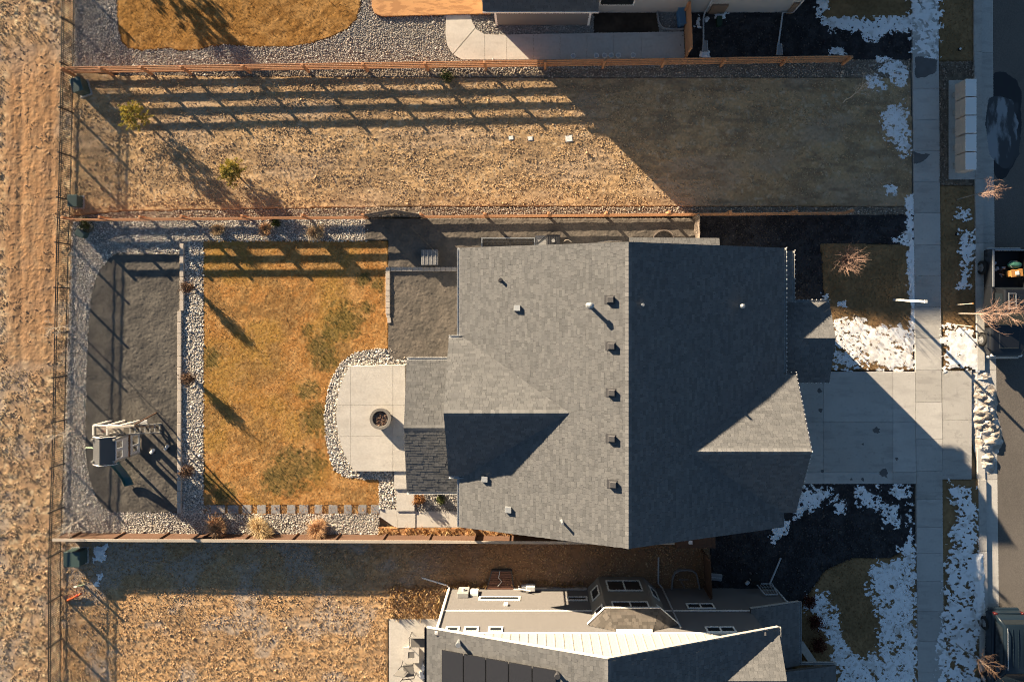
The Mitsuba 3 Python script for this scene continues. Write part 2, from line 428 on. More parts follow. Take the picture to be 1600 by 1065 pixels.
def c_slot(x, y):
    c = two_tone(x, y, (.50, .315, .165), (.40, .26, .15), .9, 43)
    c = mixc(c, (.55, .39, .235), .8 * sstep(.55, .75, nz(x, y, .18, 44)))
    c = mixc(c, (.42, .34, .27), .85 * sstep(.5, .66, nz(x, y, 1.6, 45)))
    px = NAD[0] + x * PX; py = NAD[1] - y * PX
    red = sstep(600, 760, px + 60 * nz(x, y, .8, 46)) * (1 - sstep(915, 935, py))
    c = mixc(c, (.20, .105, .06), .8 * red)
    return grain(c, x, y, .09, .5)
m, c = field(south_lot, .062, h_lot, c_slot)
whole('south_lot', m, 'loose_matter', 'dry straw coloured ground south of the capped board fence', 'ground', kind='structure', color=c)
def c_soil(x, y):
    c = two_tone(x, y, (.36, .19, .09), (.24, .125, .065), .5, 53)
    c = mixc(c, (.46, .30, .15), .8 * sstep(.5, .7, nz(x, y, .25, 54)))
    return grain(c, x, y, .09, .45)
m, c = field(soil_strip, .06, lambda x, y: .01 + .09 * sstep(.4, .8, nz(x, y, .4, 55)) + .04 * nz(x, y, .12, 56, 2), c_soil)
whole('soil_strip', m, 'loose_matter', 'reddish soil strip with dead weeds between house and south fence', 'ground', kind='structure', color=c)

# --- lawns
def h_lawn(x, y): return .02 + .016 * nz(x, y, .10, 61, 2) + .012 * nz(x, y, .5, 62, 2)
def green(x, y):
    # where living grass shows in the photograph
    px = NAD[0] + x * PX; py = NAD[1] - y * PX
    g = np.zeros_like(x)
    for gx, gy, gr in ((540, 500, 20), (515, 520, 11), (568, 436, 8), (500, 545, 14), (508, 560, 13), (482, 610, 12), (498, 655, 17), (460, 735, 24), (430, 748, 16), (490, 722, 13), (590, 445, 8), (350, 770, 12), (325, 750, 10), (575, 480, 7), (480, 515, 7), (330, 560, 11)):
        g = np.maximum(g, np.exp(-(((px - gx) ** 2 + (py - gy) ** 2) / gr ** 2) * .55))
    return sstep(.44, .92, g * .55 + .95 * nz(x, y, .16, 66, 4) * sstep(.03, .25, g))
def c_lawn(x, y):
    c = two_tone(x, y, (.42, .21, .072), (.51, .285, .11), .9, 63)
    c = mixc(c, (.32, .155, .05), .8 * sstep(.5, .7, nz(x, y, .35, 64)))
    c = mixc(c, (.36, .215, .06), .8 * sstep(.45, .7, nz(x, y, 2.2, 65)))
    c = mixc(c, (.26, .155, .065), .75 * sstep(.47, .66, nz(x, y, .8, 68, 4)))
    c = mixc(c, (.56, .35, .15), .5 * sstep(.55, .75, nz(x, y, .14, 67)))
    c = mixc(c, (.115, .10, .036), .65 * green(x, y))
    return grain(c, x, y, .08, .5)
m, c = field(lawn_poly, .05, h_lawn, c_lawn)
whole('back_lawn', m, 'loose_matter', 'golden dormant back lawn with dark green patches beside the round patio', 'lawn', kind='structure', color=c)
def c_nlawn(x, y):
    c = two_tone(x, y, (.28, .15, .05), (.34, .195, .075), .5, 73)
    c = mixc(c, (.21, .11, .038), .8 * sstep(.5, .7, nz(x, y, .35, 74)))
    return grain(c, x, y, .08, .5)
m, c = field(nlawn, .055, lambda x, y: h_lawn(x, y) + .03 * nz(x, y, .3, 75, 2), c_nlawn)
whole('neighbour_lawn', m, 'loose_matter', 'golden brown wavy edged lawn in the gravel yard at the top', 'lawn', kind='structure', color=c)
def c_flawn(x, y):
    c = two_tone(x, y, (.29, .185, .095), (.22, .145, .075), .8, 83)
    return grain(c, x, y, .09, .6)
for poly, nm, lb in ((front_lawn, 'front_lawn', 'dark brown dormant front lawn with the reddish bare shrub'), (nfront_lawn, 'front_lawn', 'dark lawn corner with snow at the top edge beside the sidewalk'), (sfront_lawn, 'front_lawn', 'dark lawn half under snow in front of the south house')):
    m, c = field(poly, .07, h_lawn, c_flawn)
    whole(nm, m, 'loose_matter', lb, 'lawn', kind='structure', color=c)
vl = ['short dark lawn verge by the kerb at the top right corner', 'gravel verge round the mailbox pad', 'dark lawn verge with tree stakes north of the driveway', 'snowy verge south of the driveway along the kerb']
for i, poly in enumerate(verge):
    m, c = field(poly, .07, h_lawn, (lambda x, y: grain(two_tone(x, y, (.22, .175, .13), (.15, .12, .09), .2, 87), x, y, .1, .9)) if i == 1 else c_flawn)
    whole('verge', m, 'loose_matter', vl[i], 'verge', kind='structure', color=c)

# --- gravel and fines
def bed(poly, nm, lb, ca, cb, res=.07, amp=.02, cat='ground'):
    m, c = field(poly, res, lambda x, y: .0 + amp * nz(x, y, .12, 91, 2), lambda x, y: grain(two_tone(x, y, ca, cb, .4, 92), x, y, .1, .6))
    whole(nm, m, 'loose_matter', lb, cat, kind='structure', color=c)
bed(yard_gravel.union(strip_poly), 'gravel_bed', 'grey grit under the white river rock of the back yard', (.27, .255, .235), (.20, .19, .175))
bed(ring_poly, 'gravel_bed', 'grit under the white rock ring round the patio', (.27, .255, .235), (.20, .19, .175))
bed(ngravel, 'gravel_bed', 'grit under the grey gravel of the yard at the top', (.26, .25, .235), (.19, .18, .17))
bed(mid_gravel_n.union(mid_gravel_s), 'gravel_bed', 'grit under the tan gravel strips along the rail fences', (.24, .20, .16), (.17, .145, .115))
bed(house_bed, 'gravel_bed', 'small grit bed between patio roof and south walkway', (.24, .23, .22), (.18, .17, .165))
bed(step_strip, 'soil_bed', 'dry soil with dead grass under the stepping stones', (.42, .27, .13), (.33, .20, .10))
bed(nbed, 'soil_bed', 'dark brown planting soil against the neighbour wall', (.075, .055, .04), (.05, .038, .03))
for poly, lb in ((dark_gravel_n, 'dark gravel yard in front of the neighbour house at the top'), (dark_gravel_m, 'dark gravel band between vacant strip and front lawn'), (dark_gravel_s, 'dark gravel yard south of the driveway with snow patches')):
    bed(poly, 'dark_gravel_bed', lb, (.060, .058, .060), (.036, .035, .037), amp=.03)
def h_fines(x, y):
    return .03 + .035 * nz(x, y, .45, 101, 3) + .018 * np.abs(nz(x + .6 * y, y - .3 * x, .22, 102, 2) - .5) * 2 + .012 * nz(x, y, .09, 103, 2)
def c_fines(x, y):
    c = two_tone(x, y, (.135, .125, .112), (.105, .098, .09), .6, 104)
    return grain(c, x, y, .07, .35)
m, c = field(fines_left, .05, h_fines, c_fines)
whole('crushed_stone', m, 'loose_matter', 'dark grey crushed stone play area with the curved west edge', 'ground', kind='structure', color=c)
def c_fines2(x, y):
    c = two_tone(x, y, (.165, .145, .125), (.13, .117, .103), .5, 105)
    return grain(c, x, y, .07, .35)
m, c = field(fines_mid, .05, h_fines, c_fines2)
whole('crushed_stone', m, 'loose_matter', 'brownish grey crushed stone between house, lawn and middle fence', 'ground', kind='structure', color=c)

WHITE = [(.66, .63, .58), (.56, .53, .49), (.48, .45, .41), (.72, .69, .64), (.38, .34, .30), (.60, .52, .43)]
GREYS = [(.42, .405, .385), (.34, .325, .31), (.52, .50, .47), (.25, .235, .22), (.45, .39, .33)]
TANS = [(.42, .34, .26), (.34, .29, .24), (.50, .42, .33), (.24, .20, .17), (.38, .35, .32)]
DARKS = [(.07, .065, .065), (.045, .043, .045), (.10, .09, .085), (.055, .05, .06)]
def gravel(poly, sp, size, cols, seed, lb, nm, keep=None, z=.012, proto=OCT):
    x, y = scatter(poly, sp, .5, seed, keep)
    m, c = stones(x, y, z, size, cols, seed, .65, proto)
    whole(nm, m, 'loose_matter', lb, 'gravel', kind='stuff', color=c)
gravel(yard_gravel.buffer(.05), .060, .072, WHITE, 1, 'white river rock along the west and south edges of the back yard', 'white_gravel')
gravel(strip_poly.buffer(.03), .066, .080, WHITE, 2, 'white river rock strip between pale edging and golden lawn', 'white_gravel', proto=ICO)
gravel(ring_poly.difference(patio_poly).buffer(.05), .066, .082, WHITE, 3, 'white river rock ring round the curved patio', 'white_gravel', proto=ICO)
gravel(house_bed.buffer(-.02), .085, .08, GREYS, 4, 'grey gravel beside the south walkway', 'grey_gravel')
gravel(ngravel.buffer(.03), .064, .072, GREYS, 5, 'grey gravel round the wavy lawn at the top', 'grey_gravel')
gravel(mid_gravel_n.buffer(-.02), .095, .085, TANS, 6, 'tan gravel strip along the foot of the north rail fence', 'tan_gravel')
gravel(mid_gravel_s.buffer(-.02), .095, .085, TANS, 7, 'tan gravel strip along the middle rail fence', 'tan_gravel')
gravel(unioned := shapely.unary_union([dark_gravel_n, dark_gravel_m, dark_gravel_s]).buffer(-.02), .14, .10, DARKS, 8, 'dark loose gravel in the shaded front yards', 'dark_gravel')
gravel(verge[1].difference(R(1478, 120, 1530, 284)).buffer(-.02), .085, .08, [(.24, .20, .17), (.17, .14, .12), (.32, .27, .23)], 9, 'brown gravel round the mailbox pad', 'brown_gravel', z=.09)

# --- dry grass standing on the lots
STRAW = [(.50, .37, .225), (.42, .31, .19), (.58, .445, .29), (.35, .26, .17)]
def straw(poly, sp, n_per, hgt, spr, wid, cols, seed, lb, nm, keep, hf, cat='grass'):
    x, y = scatter(poly, sp, .5, seed, keep)
    m, c = blades(x, y, hf(x, y) - .01, n_per, hgt, spr, wid, cols, seed)
    whole(nm, m, 'leafy_matter', lb, cat, kind='stuff', color=c)
straw(mid_lot.intersection(R(0, 0, 1010, 1065)).buffer(-.1), .13, 5, .05, .09, .024, STRAW, 11, 'short dry straw tufts on the vacant strip', 'dry_grass', lambda x, y, r: nz(x / 1.3, y, .13, 31) + r.uniform(-.08, .08, len(x)) > .47, h_lot)
straw(south_lot.buffer(-.1), .13, 5, .065, .10, .026, [(.50, .33, .165), (.42, .27, .14), (.58, .42, .24), (.34, .235, .14)], 12, 'dry orange straw tufts on the lot south of the board fence', 'dry_grass', lambda x, y, r: nz(x / 1.3, y, .13, 31) + r.uniform(-.08, .08, len(x)) > .46, h_lot)
straw(west_field.buffer(-.1), .15, 5, .075, .11, .028, [(.46, .36, .22), (.37, .285, .18), (.52, .42, .27), (.30, .24, .16)], 13, 'straw tufts on the dirt field outside the black fence', 'dry_grass', lambda x, y, r: (nz(x, y, .28, 1) + r.uniform(-.08, .08, len(x)) > .50) & (track(x, y) < .45), h_west)
straw(lawn_poly.buffer(-.03), .085, 4, .035, .05, .017, [(.50, .25, .075), (.45, .215, .06), (.57, .33, .125), (.37, .175, .05)], 14, 'golden dormant turf blades of the back lawn', 'lawn_grass', lambda x, y, r: r.uniform(0, 1, len(x)) < .8 * (1 - green(x, y)), h_lawn)
straw(lawn_poly.buffer(-.03), .075, 4, .045, .05, .02, [(.06, .075, .025), (.085, .10, .035), (.045, .055, .02)], 20, 'dark green tufts in the golden back lawn', 'green_grass', lambda x, y, r: r.uniform(0, 1, len(x)) < .55 * green(x, y), h_lawn)
straw(nlawn.buffer(-.03), .10, 4, .05, .06, .02, [(.32, .185, .065), (.27, .15, .05), (.37, .235, .10)], 15, 'golden turf blades of the wavy lawn at the top', 'lawn_grass', lambda x, y, r: r.uniform(0, 1, len(x)) < .8, h_lawn)
straw(soil_strip.difference(R(720, 770, 1100, 822)).buffer(-.05), .17, 9, .16, .17, .03, [(.46, .26, .10), (.36, .20, .09), (.52, .36, .18)], 16, 'dead orange weeds between south walkway and board fence', 'dry_weeds', lambda x, y, r: r.uniform(0, 1, len(x)) < .7, lambda x, y: 0 * x + .03)
straw(shapely.unary_union([R(688, 905, 915, 920), R(606, 912, 690, 966)]).buffer(-.05), .17, 9, .22, .2, .035, [(.36, .22, .10), (.30, .175, .08), (.42, .29, .15)], 17, 'taller orange weeds by the corner of the south house', 'dry_weeds', lambda x, y, r: r.uniform(0, 1, len(x)) < .8, h_lot)
straw(step_strip.buffer(-.02), .10, 5, .07, .07, .025, [(.50, .27, .10), (.42, .22, .08)], 18, 'orange dead grass between the stepping stones', 'lawn_grass', None, lambda x, y: 0 * x + .01)
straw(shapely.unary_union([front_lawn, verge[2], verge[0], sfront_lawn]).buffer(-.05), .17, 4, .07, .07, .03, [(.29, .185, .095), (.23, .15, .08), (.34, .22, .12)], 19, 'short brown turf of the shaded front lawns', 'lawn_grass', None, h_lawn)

# loose clods of earth lying on the bare lots
def clods(poly, sp, size, cols, seed, lb, keep, hf):
    x, y = scatter(poly, sp, .5, seed, keep)
    m, c = stones(x, y, hf(x, y) - .012, size, cols, seed, .8, OCT)
    whole('soil_clods', m, 'loose_matter', lb, 'clods', kind='stuff', color=c)
CL = [(.48, .34, .20), (.40, .285, .17), (.55, .41, .26), (.34, .24, .15)]
clods(mid_lot.buffer(-.05), .10, .072, CL, 31, 'small earth clods strewn over the vacant strip', lambda x, y, r: nz(x / 2.5, y, .5, 131, 4) + r.uniform(-.2, .2, len(x)) > .51, h_lot)
clods(south_lot.buffer(-.05), .115, .075, [(.48, .32, .185), (.38, .26, .16), (.55, .39, .235)], 32, 'small earth clods and dead tufts on the lot south of the board fence', lambda x, y, r: nz(x, y, .6, 132, 4) + r.uniform(-.2, .2, len(x)) > .52, h_lot)
clods(west_field.buffer(-.05), .115, .075, [(.44, .31, .20), (.36, .25, .16), (.52, .40, .27)], 33, 'small earth clods on the dirt field outside the black fence', lambda x, y, r: nz(x, y, .6, 133, 4) + r.uniform(-.2, .2, len(x)) - .30 * track(x, y) > .50, h_west)

# ------------------------------------------------------------------ concrete
def slabs(root, polys, z0, z1, mat, name='slab', inset=.008):
    for p in polys:
        m_ = ('grey_concrete', 'worn_concrete', 'newer_concrete')[rng.integers(3)] if mat == 'grey_concrete' else mat
        part(root, name, prism(p.buffer(-inset, join_style=2), z0, z1 + rng.uniform(-.004, .002)), m_)

# sidewalk
k = thing('sidewalk', 'long straight concrete sidewalk with cross joints along the front lots', 'sidewalk', kind='structure')
def sx0(y): return 1424 + y * .0085
ys = [-90, -42, 6, 72, 139, 188, 236, 285, 333, 383, 431, 479, 528, 578, 628, 685, 735, 779, 822, 863, 906, 953, 1000, 1048, 1096, 1140]
slabs(k, [G([(sx0(a), a), (sx0(a) + 41, a), (sx0(b) + 41, b), (sx0(b), b)]) for a, b in zip(ys, ys[1:])], -.1, .085, 'grey_concrete')
k = thing('driveway', 'wide concrete driveway from the garage to the sidewalk', 'driveway', kind='structure')
dj = [(1190, 1286), (1286, 1394), (1394, 1424)]
slabs(k, [G([(a, ya), (b if b < 1424 else sx0(ya) - .2, ya), (b if b < 1424 else sx0(yb) - .2, yb), (a, yb)]) for a, b in dj for ya, yb in ((580, 658), (658, 736), (736, 755))], -.1, .085, 'grey_concrete')
slabs(k, [R(1471, 579, 1517, 656), R(1471, 656, 1517, 748)], -.1, .083, 'grey_concrete', 'apron_slab')
k = thing('kerb', 'concrete kerb and gutter along the street', 'kerb', kind='structure')
def kx(y): return 1520 + max(0, y - 150) * .0115
ys = [-90, 82, 280, 380, 480, 578, 748, 860, 955, 1060, 1140]
for a, b in zip(ys, ys[1:]):
    o = 0
    drop = (a == 578)
    slabs(k, [G([(kx(a), a), (kx(a) + 12, a), (kx(b) + 12, b), (kx(b), b)])], -.1, .04 if drop else .12, 'grey_concrete', 'kerb_stone')
    slabs(k, [G([(kx(a) + 12.2, a), (kx(a) + 32, a), (kx(b) + 32, b), (kx(b) + 12.2, b)])], -.1, -.01, 'grey_concrete', 'gutter_pan')
road = G([(1500, -1200), (2600, -1200), (2600, 2400), (1500, 2400)])
whole('road', prism(G([(kx(0) + 32, -1500), (2400, -1500), (2400, 2500), (kx(1140) + 32, 2500), (kx(1140) + 32, 1140), (kx(150) + 32, 150)]), -.12, -.02), 'asphalt', 'grey asphalt street along the right edge', 'road', kind='structure')

# back patio: joints at the survey lines
k = thing('patio', 'pale concrete patio with a curved west edge and scored joints', 'patio', kind='structure')
for a, b in ((500, 549.5), (549.5, 615.5), (615.5, 640)):
    for ya, yb in ((560, 631), (631, 679), (679, 740)):
        p = patio_poly.intersection(R(a, ya, b, yb))
        if p.area > .02: part(k, 'slab', prism(p.buffer(-.007, join_style=2), -.05, .27), 'pale_concrete')
k = thing('garden_steps', 'broad pale concrete steps from the patio down to the south walk', 'steps', kind='structure')
part(k, 'step', prism(R(617, 728, 640, 762), -.05, .19), 'pale_concrete')
part(k, 'step', prism(R(620, 760, 648, 797), -.05, .11), 'pale_concrete')
part(k, 'step', prism(G([(620, 795.5), (649, 795.5), (649, 823.5), (621.5, 823.5)]), -.05, .055), 'pale_concrete')
k = thing('walkway', 'pale concrete walkway between the steps and the house side', 'walkway', kind='structure')
part(k, 'slab', prism(G([(592, 793.5), (619.6, 795), (621, 823), (616, 822), (593, 806)]), -.05, .035), 'pale_concrete')
part(k, 'slab', prism(R(649.4, 798, 700, 823), -.05, .025), 'pale_concrete')
part(k, 'slab', prism(R(700.3, 798, 770, 823), -.05, .025), 'pale_concrete')
# stepping stones
st = [(330, 352), (356, 373), (379, 393.5), (402, 416), (424, 438), (449, 462), (468, 482), (492, 504), (514, 528), (538, 550), (560, 573), (580, 593)]
ORD = ('first', 'second', 'third', 'fourth', 'fifth', 'sixth', 'seventh', 'eighth', 'ninth', 'tenth', 'eleventh', 'last')
for i, (a, b) in enumerate(st):
    whole('stepping_stone', rbox(*W(a, 0)[:1], *W(b, 0)[:1], W(0, 801.5)[1], W(0, 788.5)[1], -.04, .05, .012), 'stepping_paver', ('square grey paver at the easternmost end of the row below the lawn' if i == 11 else f'square grey paver in the row below the lawn, {ORD[i]} from the west end'), 'stepping stone', 'grey pavers in the row along the south edge of the lawn')
# neighbour path, patio, bed edging
k = thing('garden_path', 'pale concrete path that bends round the corner at the top', 'path', kind='structure')
cuts = [R(690, 0, 744, 100)]
px_j = [754, 792, 834, 875, 917, 959, 1002, 1072]
part(k, 'slab', prism(npath.intersection(G([(690, 15), (742, 15), (743, 44), (709, 84), (690, 100)])).buffer(-.007), -.05, .07), 'pale_concrete')
part(k, 'slab', prism(npath.intersection(G([(743.5, 44.6), (757.5, 50), (757.5, 100), (705, 100), (709.5, 84.5)])).buffer(-.007), -.05, .07), 'pale_concrete')
for a, b in zip([757.5] + px_j[1:], px_j[1:]):
    part(k, 'slab', prism(npath.intersection(R(a, 40, b, 100)).buffer(-.007), -.05, .07), 'pale_concrete')
whole('stamped_patio', prism(npatio, -.05, .16), 'stamped_patio_concrete', 'orange tan stamped concrete patio at the top edge', 'patio', kind='structure')
whole('south_patio', prism(R(608, 966, 700, 1130), -.05, .06), 'pale_concrete', 'beige concrete patio behind the south house', 'patio', kind='structure')

# landscape edging, pieces laid end to end
k = thing('landscape_edging', 'pale stone edging between the crushed stone and the white rock strip', 'edging')
y = 381.0
while y < 800:
    L = 17.5
    x0 = 283 if y < 486 else 279.3
    x0 -= .5 * (y - 381) / 420
    part(k, 'block', rbox(W(x0, 0)[0], W(x0 + 6, 0)[0], W(0, y + L - .6)[1], W(0, y)[1], -.05, .16 + rng.uniform(-.01, .01), .015), 'edging_stone')
    y += L
k = thing('block_edging', 'pale cast block edging round the corner of the crushed stone bay by the house', 'edging')
xs = np.arange(611, 716, 8.6)
for a in xs:
    part(k, 'block', rbox(W(a, 0)[0], W(a + 8.2, 0)[0], W(0, 424)[1], W(0, 417.3)[1], -.05, .14 + rng.uniform(-.008, .008), .015), 'edging_stone')
for b in np.arange(417.3, 487, 9.2):
    part(k, 'block', rbox(W(603.5, 0)[0], W(610, 0)[0], W(0, b + 8.8)[1], W(0, b)[1], -.05, .14 + rng.uniform(-.008, .008), .015), 'edging_stone')
for b in np.arange(488, 500, 8.4):
    part(k, 'block', obox(*W(607 + (b - 488) * .2, b + 4)[:2], -.05, .2, .28, .16, .12, .015), 'edging_stone')

# ------------------------------------------------------------------ snow
def snow(polys, thr, s, lb, seed, thick=.012, soft=.35, res=.045, rough=.4, z0=.045, white=(.86, .87, .88)):
    """A snow remnant: thick in the middle, ragged and holed towards the rim."""
    region = shapely.unary_union(polys)
    big_ = region.buffer(.25)
    ring = region.boundary
    def coarse(x, y):
        p = shapely.points(x, y)
        d = shapely.distance(ring, p) * np.where(shapely.contains_xy(region, x, y), 1, -1)
        return np.clip(d / soft, -1, 1) * .5 + (nz(x, y, s, seed, 3) - .5) * 2 * rough + .46 - thr
    def mask(x, y):
        return coarse(x, y) + (nz(x * .8 + .5 * y, y - .3 * x, .13, seed + 3, 3) - .5) * 2.8 * rough
    def hfun(x, y):
        mk = coarse(x, y)
        return z0 + thick * 1.6 * sstep(-.1, .8, mk) + .008 * nz(x, y, .25, seed + 5, 2) * sstep(0, .3, mk)
    x0, y0, x1, y1 = big_.bounds
    m, c = field(big_, res, hfun, lambda x, y: grain(mixc(np.repeat(C(white)[None], len(x), 0), (.50, .46, .41), .55 * sstep(.56, .72, nz(x, y, .3, seed + 8, 4))), x, y, .12, .14))
    v = np.asarray(m.vertices); f = np.asarray(m.faces)
    ctr = v[f].mean(1)
    ok = mask(ctr[:, 0], ctr[:, 1]) > 0
    f = f[ok]
    used = np.unique(f); mp = -np.ones(len(v), int); mp[used] = np.arange(len(used))
    m = trimesh.Trimesh(v[used], mp[f], process=False)
    return whole('snow', m, 'snow_matter', lb, 'snow', kind='stuff', color=c[used])
snow([G([(1283, 31), (1424, 31), (1424, 46), (1385, 50), (1370, 62), (1352, 60), (1340, 48), (1300, 48)])], .35, .5, 'blue white snow strip on dark gravel below the top lawn corner', 1)
snow([G([(1420, -60), (1470, -60), (1468, 60), (1464, 88), (1440, 85), (1424, 60), (1421, 80)])], .66, .35, 'patchy snow trodden on the top end of the sidewalk', 2, .03, z0=.09, rough=.6, soft=.5)
snow([G([(1372, 88), (1400, 95), (1414, 110), (1416, 140), (1400, 138), (1392, 116), (1374, 112)]), R(1355, 120, 1380, 138)], .45, .4, 'ragged snow patch near the end of the north fence', 3, rough=.55)
snow([G([(1390, 165), (1412, 160), (1416, 180), (1420, 240), (1412, 245), (1395, 225), (1376, 205), (1380, 180)])], .45, .35, 'holed snow patch beside the sidewalk opposite the mailboxes', 4, rough=.6)
snow([R(1295, 75, 1320, 86), R(1274, 13, 1281, 30), R(1278, 0, 1292, 14), R(1384, 292, 1400, 303)], .42, .3, 'small snow scraps on the dark front gravel at the top', 5, .03, soft=.2)
snow([G([(1416, 305), (1425, 305), (1428, 350), (1430, 420), (1430, 480), (1430, 515), (1420, 520), (1422, 470), (1418, 410), (1421, 380), (1394, 378), (1394, 373), (1410, 370), (1418, 355)])], .35, .35, 'narrow snow ribbon along the sidewalk edge of the front lawn', 6, .015, soft=.2)
snow([G([(1297, 492), (1318, 500), (1345, 498), (1370, 505), (1395, 510), (1428, 505), (1430, 575), (1395, 578), (1360, 570), (1330, 579), (1297, 577), (1300, 535)])], .62, .5, 'bright sunlit snow field between front lawn and driveway', 7, .014, rough=.5, res=.045)
snow([G([(1283, 458), (1292, 460), (1294, 478), (1284, 474)]), R(1308, 470, 1320, 478)], .4, .3, 'small snow scrap at the porch roof corner', 8, .03, soft=.15)
snow([R(1498, 359, 1520, 400), R(1502, 398, 1518, 420), R(1497, 420, 1512, 448), R(1492, 330, 1512, 343)], .47, .3, 'broken snow scraps on the verge beside the parked pickup', 9, rough=.6, soft=.25, z0=.1)
snow([G([(1473, 512), (1500, 505), (1520, 520), (1532, 560), (1525, 577), (1474, 577)])], .54, .45, 'sunlit snow on the verge corner by the driveway apron', 10, .014, rough=.5, z0=.1)
snow([G([(1255, 758), (1300, 758), (1306, 775), (1280, 790), (1255, 800), (1240, 808), (1238, 790)]), R(1305, 785, 1318, 800), R(1340, 762, 1372, 795), G([(1390, 756), (1418, 757), (1420, 780), (1395, 778)]), R(1378, 788, 1402, 822)], .52, .45, 'snow patches on dark gravel just south of the driveway', 11, rough=.5)
snow([G([(1208, 818), (1230, 816), (1224, 835), (1204, 850)])], .35, .4, 'snow patch by the gate south of the garage', 12)
snow([G([(1418, 755), (1424, 755), (1426, 830), (1432, 870), (1436, 900), (1433, 1000), (1432, 1130), (1305, 1130), (1300, 1030), (1290, 990), (1262, 960), (1255, 935), (1270, 915), (1290, 925), (1305, 940), (1312, 990), (1330, 1020), (1372, 1020), (1370, 960), (1352, 925), (1362, 880), (1392, 866), (1410, 845), (1420, 830)])], .62, .5, 'wide blue white snow field on the lawn of the south house', 13, .015, rough=.5, soft=.5)
snow([G([(1478, 752), (1522, 760), (1530, 850), (1534, 950), (1525, 1130), (1462, 1130), (1464, 1000), (1475, 900), (1485, 840), (1490, 800)])], .74, .45, 'holed snow along the verge south of the driveway', 14, .015, rough=.6, z0=.1)
snow([R(148, 853, 168, 876), R(151, 895, 160, 915)], .45, .3, 'two snow scraps in the fence shade by the green box', 15, .04, soft=.2, z0=.08)
snow([G([(1518, 866), (1533, 866), (1534, 960), (1526, 960), (1520, 900)])], .25, .4, 'smooth snow ledge over the kerb above the parked SUV', 16, .06, soft=.2, rough=.25, z0=.12)
# ploughed bank
bank = G([(1517, 580), (1525, 575), (1540, 573), (1550, 582), (1556, 600), (1562, 625), (1558, 645), (1566, 665), (1570, 690), (1560, 712), (1558, 740), (1545, 748), (1530, 738), (1522, 700), (1514, 660), (1516, 620)])
bring = bank.boundary
def h_bank(x, y):
    d = shapely.distance(bring, shapely.points(x, y))
    lump = nz(x + .8 * (nz(x, y, .6, 201) - .5), y * 1.6, .34, 202, 3)
    return -.03 + np.minimum(1, d / .35) * (.06 + .20 * sstep(.25, .8, lump)) * np.minimum(1, .35 + d)
def c_bank(x, y):
    c = two_tone(x, y, (.52, .49, .46), (.31, .27, .23), .35, 203, .36, .64)
    return grain(c, x, y, .12, .25)
m, c = field(bank, .045, h_bank, c_bank)
whole('snow_bank', m, 'snow_matter', 'lumpy dirty ploughed snow bank across the gutter at the driveway mouth', 'snow bank', kind='structure', color=c)
# wet stains on the street and walk
tex('wet_asphalt', lambda p, n, uv: mikit.mix((.018, .018, .02), (.05, .05, .052), mikit.smoothstep(.5, .7, mikit.fbm(p.x * 1.2, p.y * .8, 0., 4))), .3, .5)
tex('icy_asphalt', lambda p, n, uv: mikit.mix((.05, .052, .056), (.26, .28, .30), mikit.smoothstep(.42, .66, mikit.fbm(p.x * 2.4, p.y * .9, 5., 5))), .35, .5)
def blob(pts):
    g = G(pts).buffer(-.28).buffer(.5).buffer(-.22).segmentize(.12)
    q = np.array(g.exterior.coords)[:-1]
    q = q + .22 * (np.stack([nz(q[:, 0], q[:, 1], .45, 301), nz(q[:, 0], q[:, 1], .45, 302)], 1) - .5)
    return sg.Polygon(q).buffer(0)
whole('wet_patch', prism(blob([(1553, 112), (1570, 112), (1590, 125), (1597, 150), (1596, 200), (1592, 240), (1575, 275), (1560, 283), (1550, 255), (1552, 180)]), -.019, -.014), 'wet_asphalt', 'black wet oval on the asphalt beside the mailboxes', 'wet patch', kind='structure')
whole('ice_patch', prism(blob([(1545, 150), (1562, 150), (1583, 155), (1590, 190), (1586, 240), (1572, 268), (1556, 255), (1546, 240), (1540, 200)]), -.013, -.008), 'icy_asphalt', 'streaky ice sheet over the wet oval in the gutter', 'ice', kind='structure')
tex('damp_concrete', lambda p, n, uv: mi.Color3f(.12, .12, .12) * (.8 + .4 * mikit.fbm(p.x * 3, p.y * 3, 0., 3)), .6)
whole('damp_patch', prism(blob([(1427, 88), (1463, 90), (1463, 112), (1445, 122), (1428, 124)]), .0855, .089), 'damp_concrete', 'dark damp patch on the sidewalk below the trodden snow', 'damp patch', kind='structure')
whole('damp_patch', prism(G([(1426, 237), (1432, 240), (1440, 242), (1447, 240.5), (1451, 242), (1446, 248), (1440, 253), (1433, 255.5), (1426.5, 256)]).buffer(.05).buffer(-.04), .0855, .089), 'damp_concrete', 'small damp patch on the sidewalk opposite the lowest mailbox', 'damp patch', kind='structure')
r2 = np.random.default_rng(3)
oil = [(1368, 672, 5), (1400, 716, 2), (1280, 610, 3), (1281, 640, 3), (1347, 748, 2.2), (1329, 748, 1.5), (1347, 693, 1.2), (1284, 735, 2), (1380, 738, 7)]
for i, (a, b, r_) in enumerate(oil):
    pts = [(a + r_ * r2.uniform(.5, 1.3) * math.cos(t), b + r_ * r2.uniform(.5, 1.3) * math.sin(t)) for t in np.linspace(0, 6.28, 14)[:-1]]
    whole('oil_stain', prism(G(pts).buffer(.02), .0855, .0885), 'damp_concrete', 'dark oil stain on the driveway concrete', 'stain', 'oil stains on the driveway', kind='structure')
# ------------------------------------------------------------------ houses
SH_A = [(.152, .153, .156), (.140, .142, .146), (.165, .166, .168), (.148, .150, .153), (.127, .129, .132)]
srng = np.random.default_rng(23)

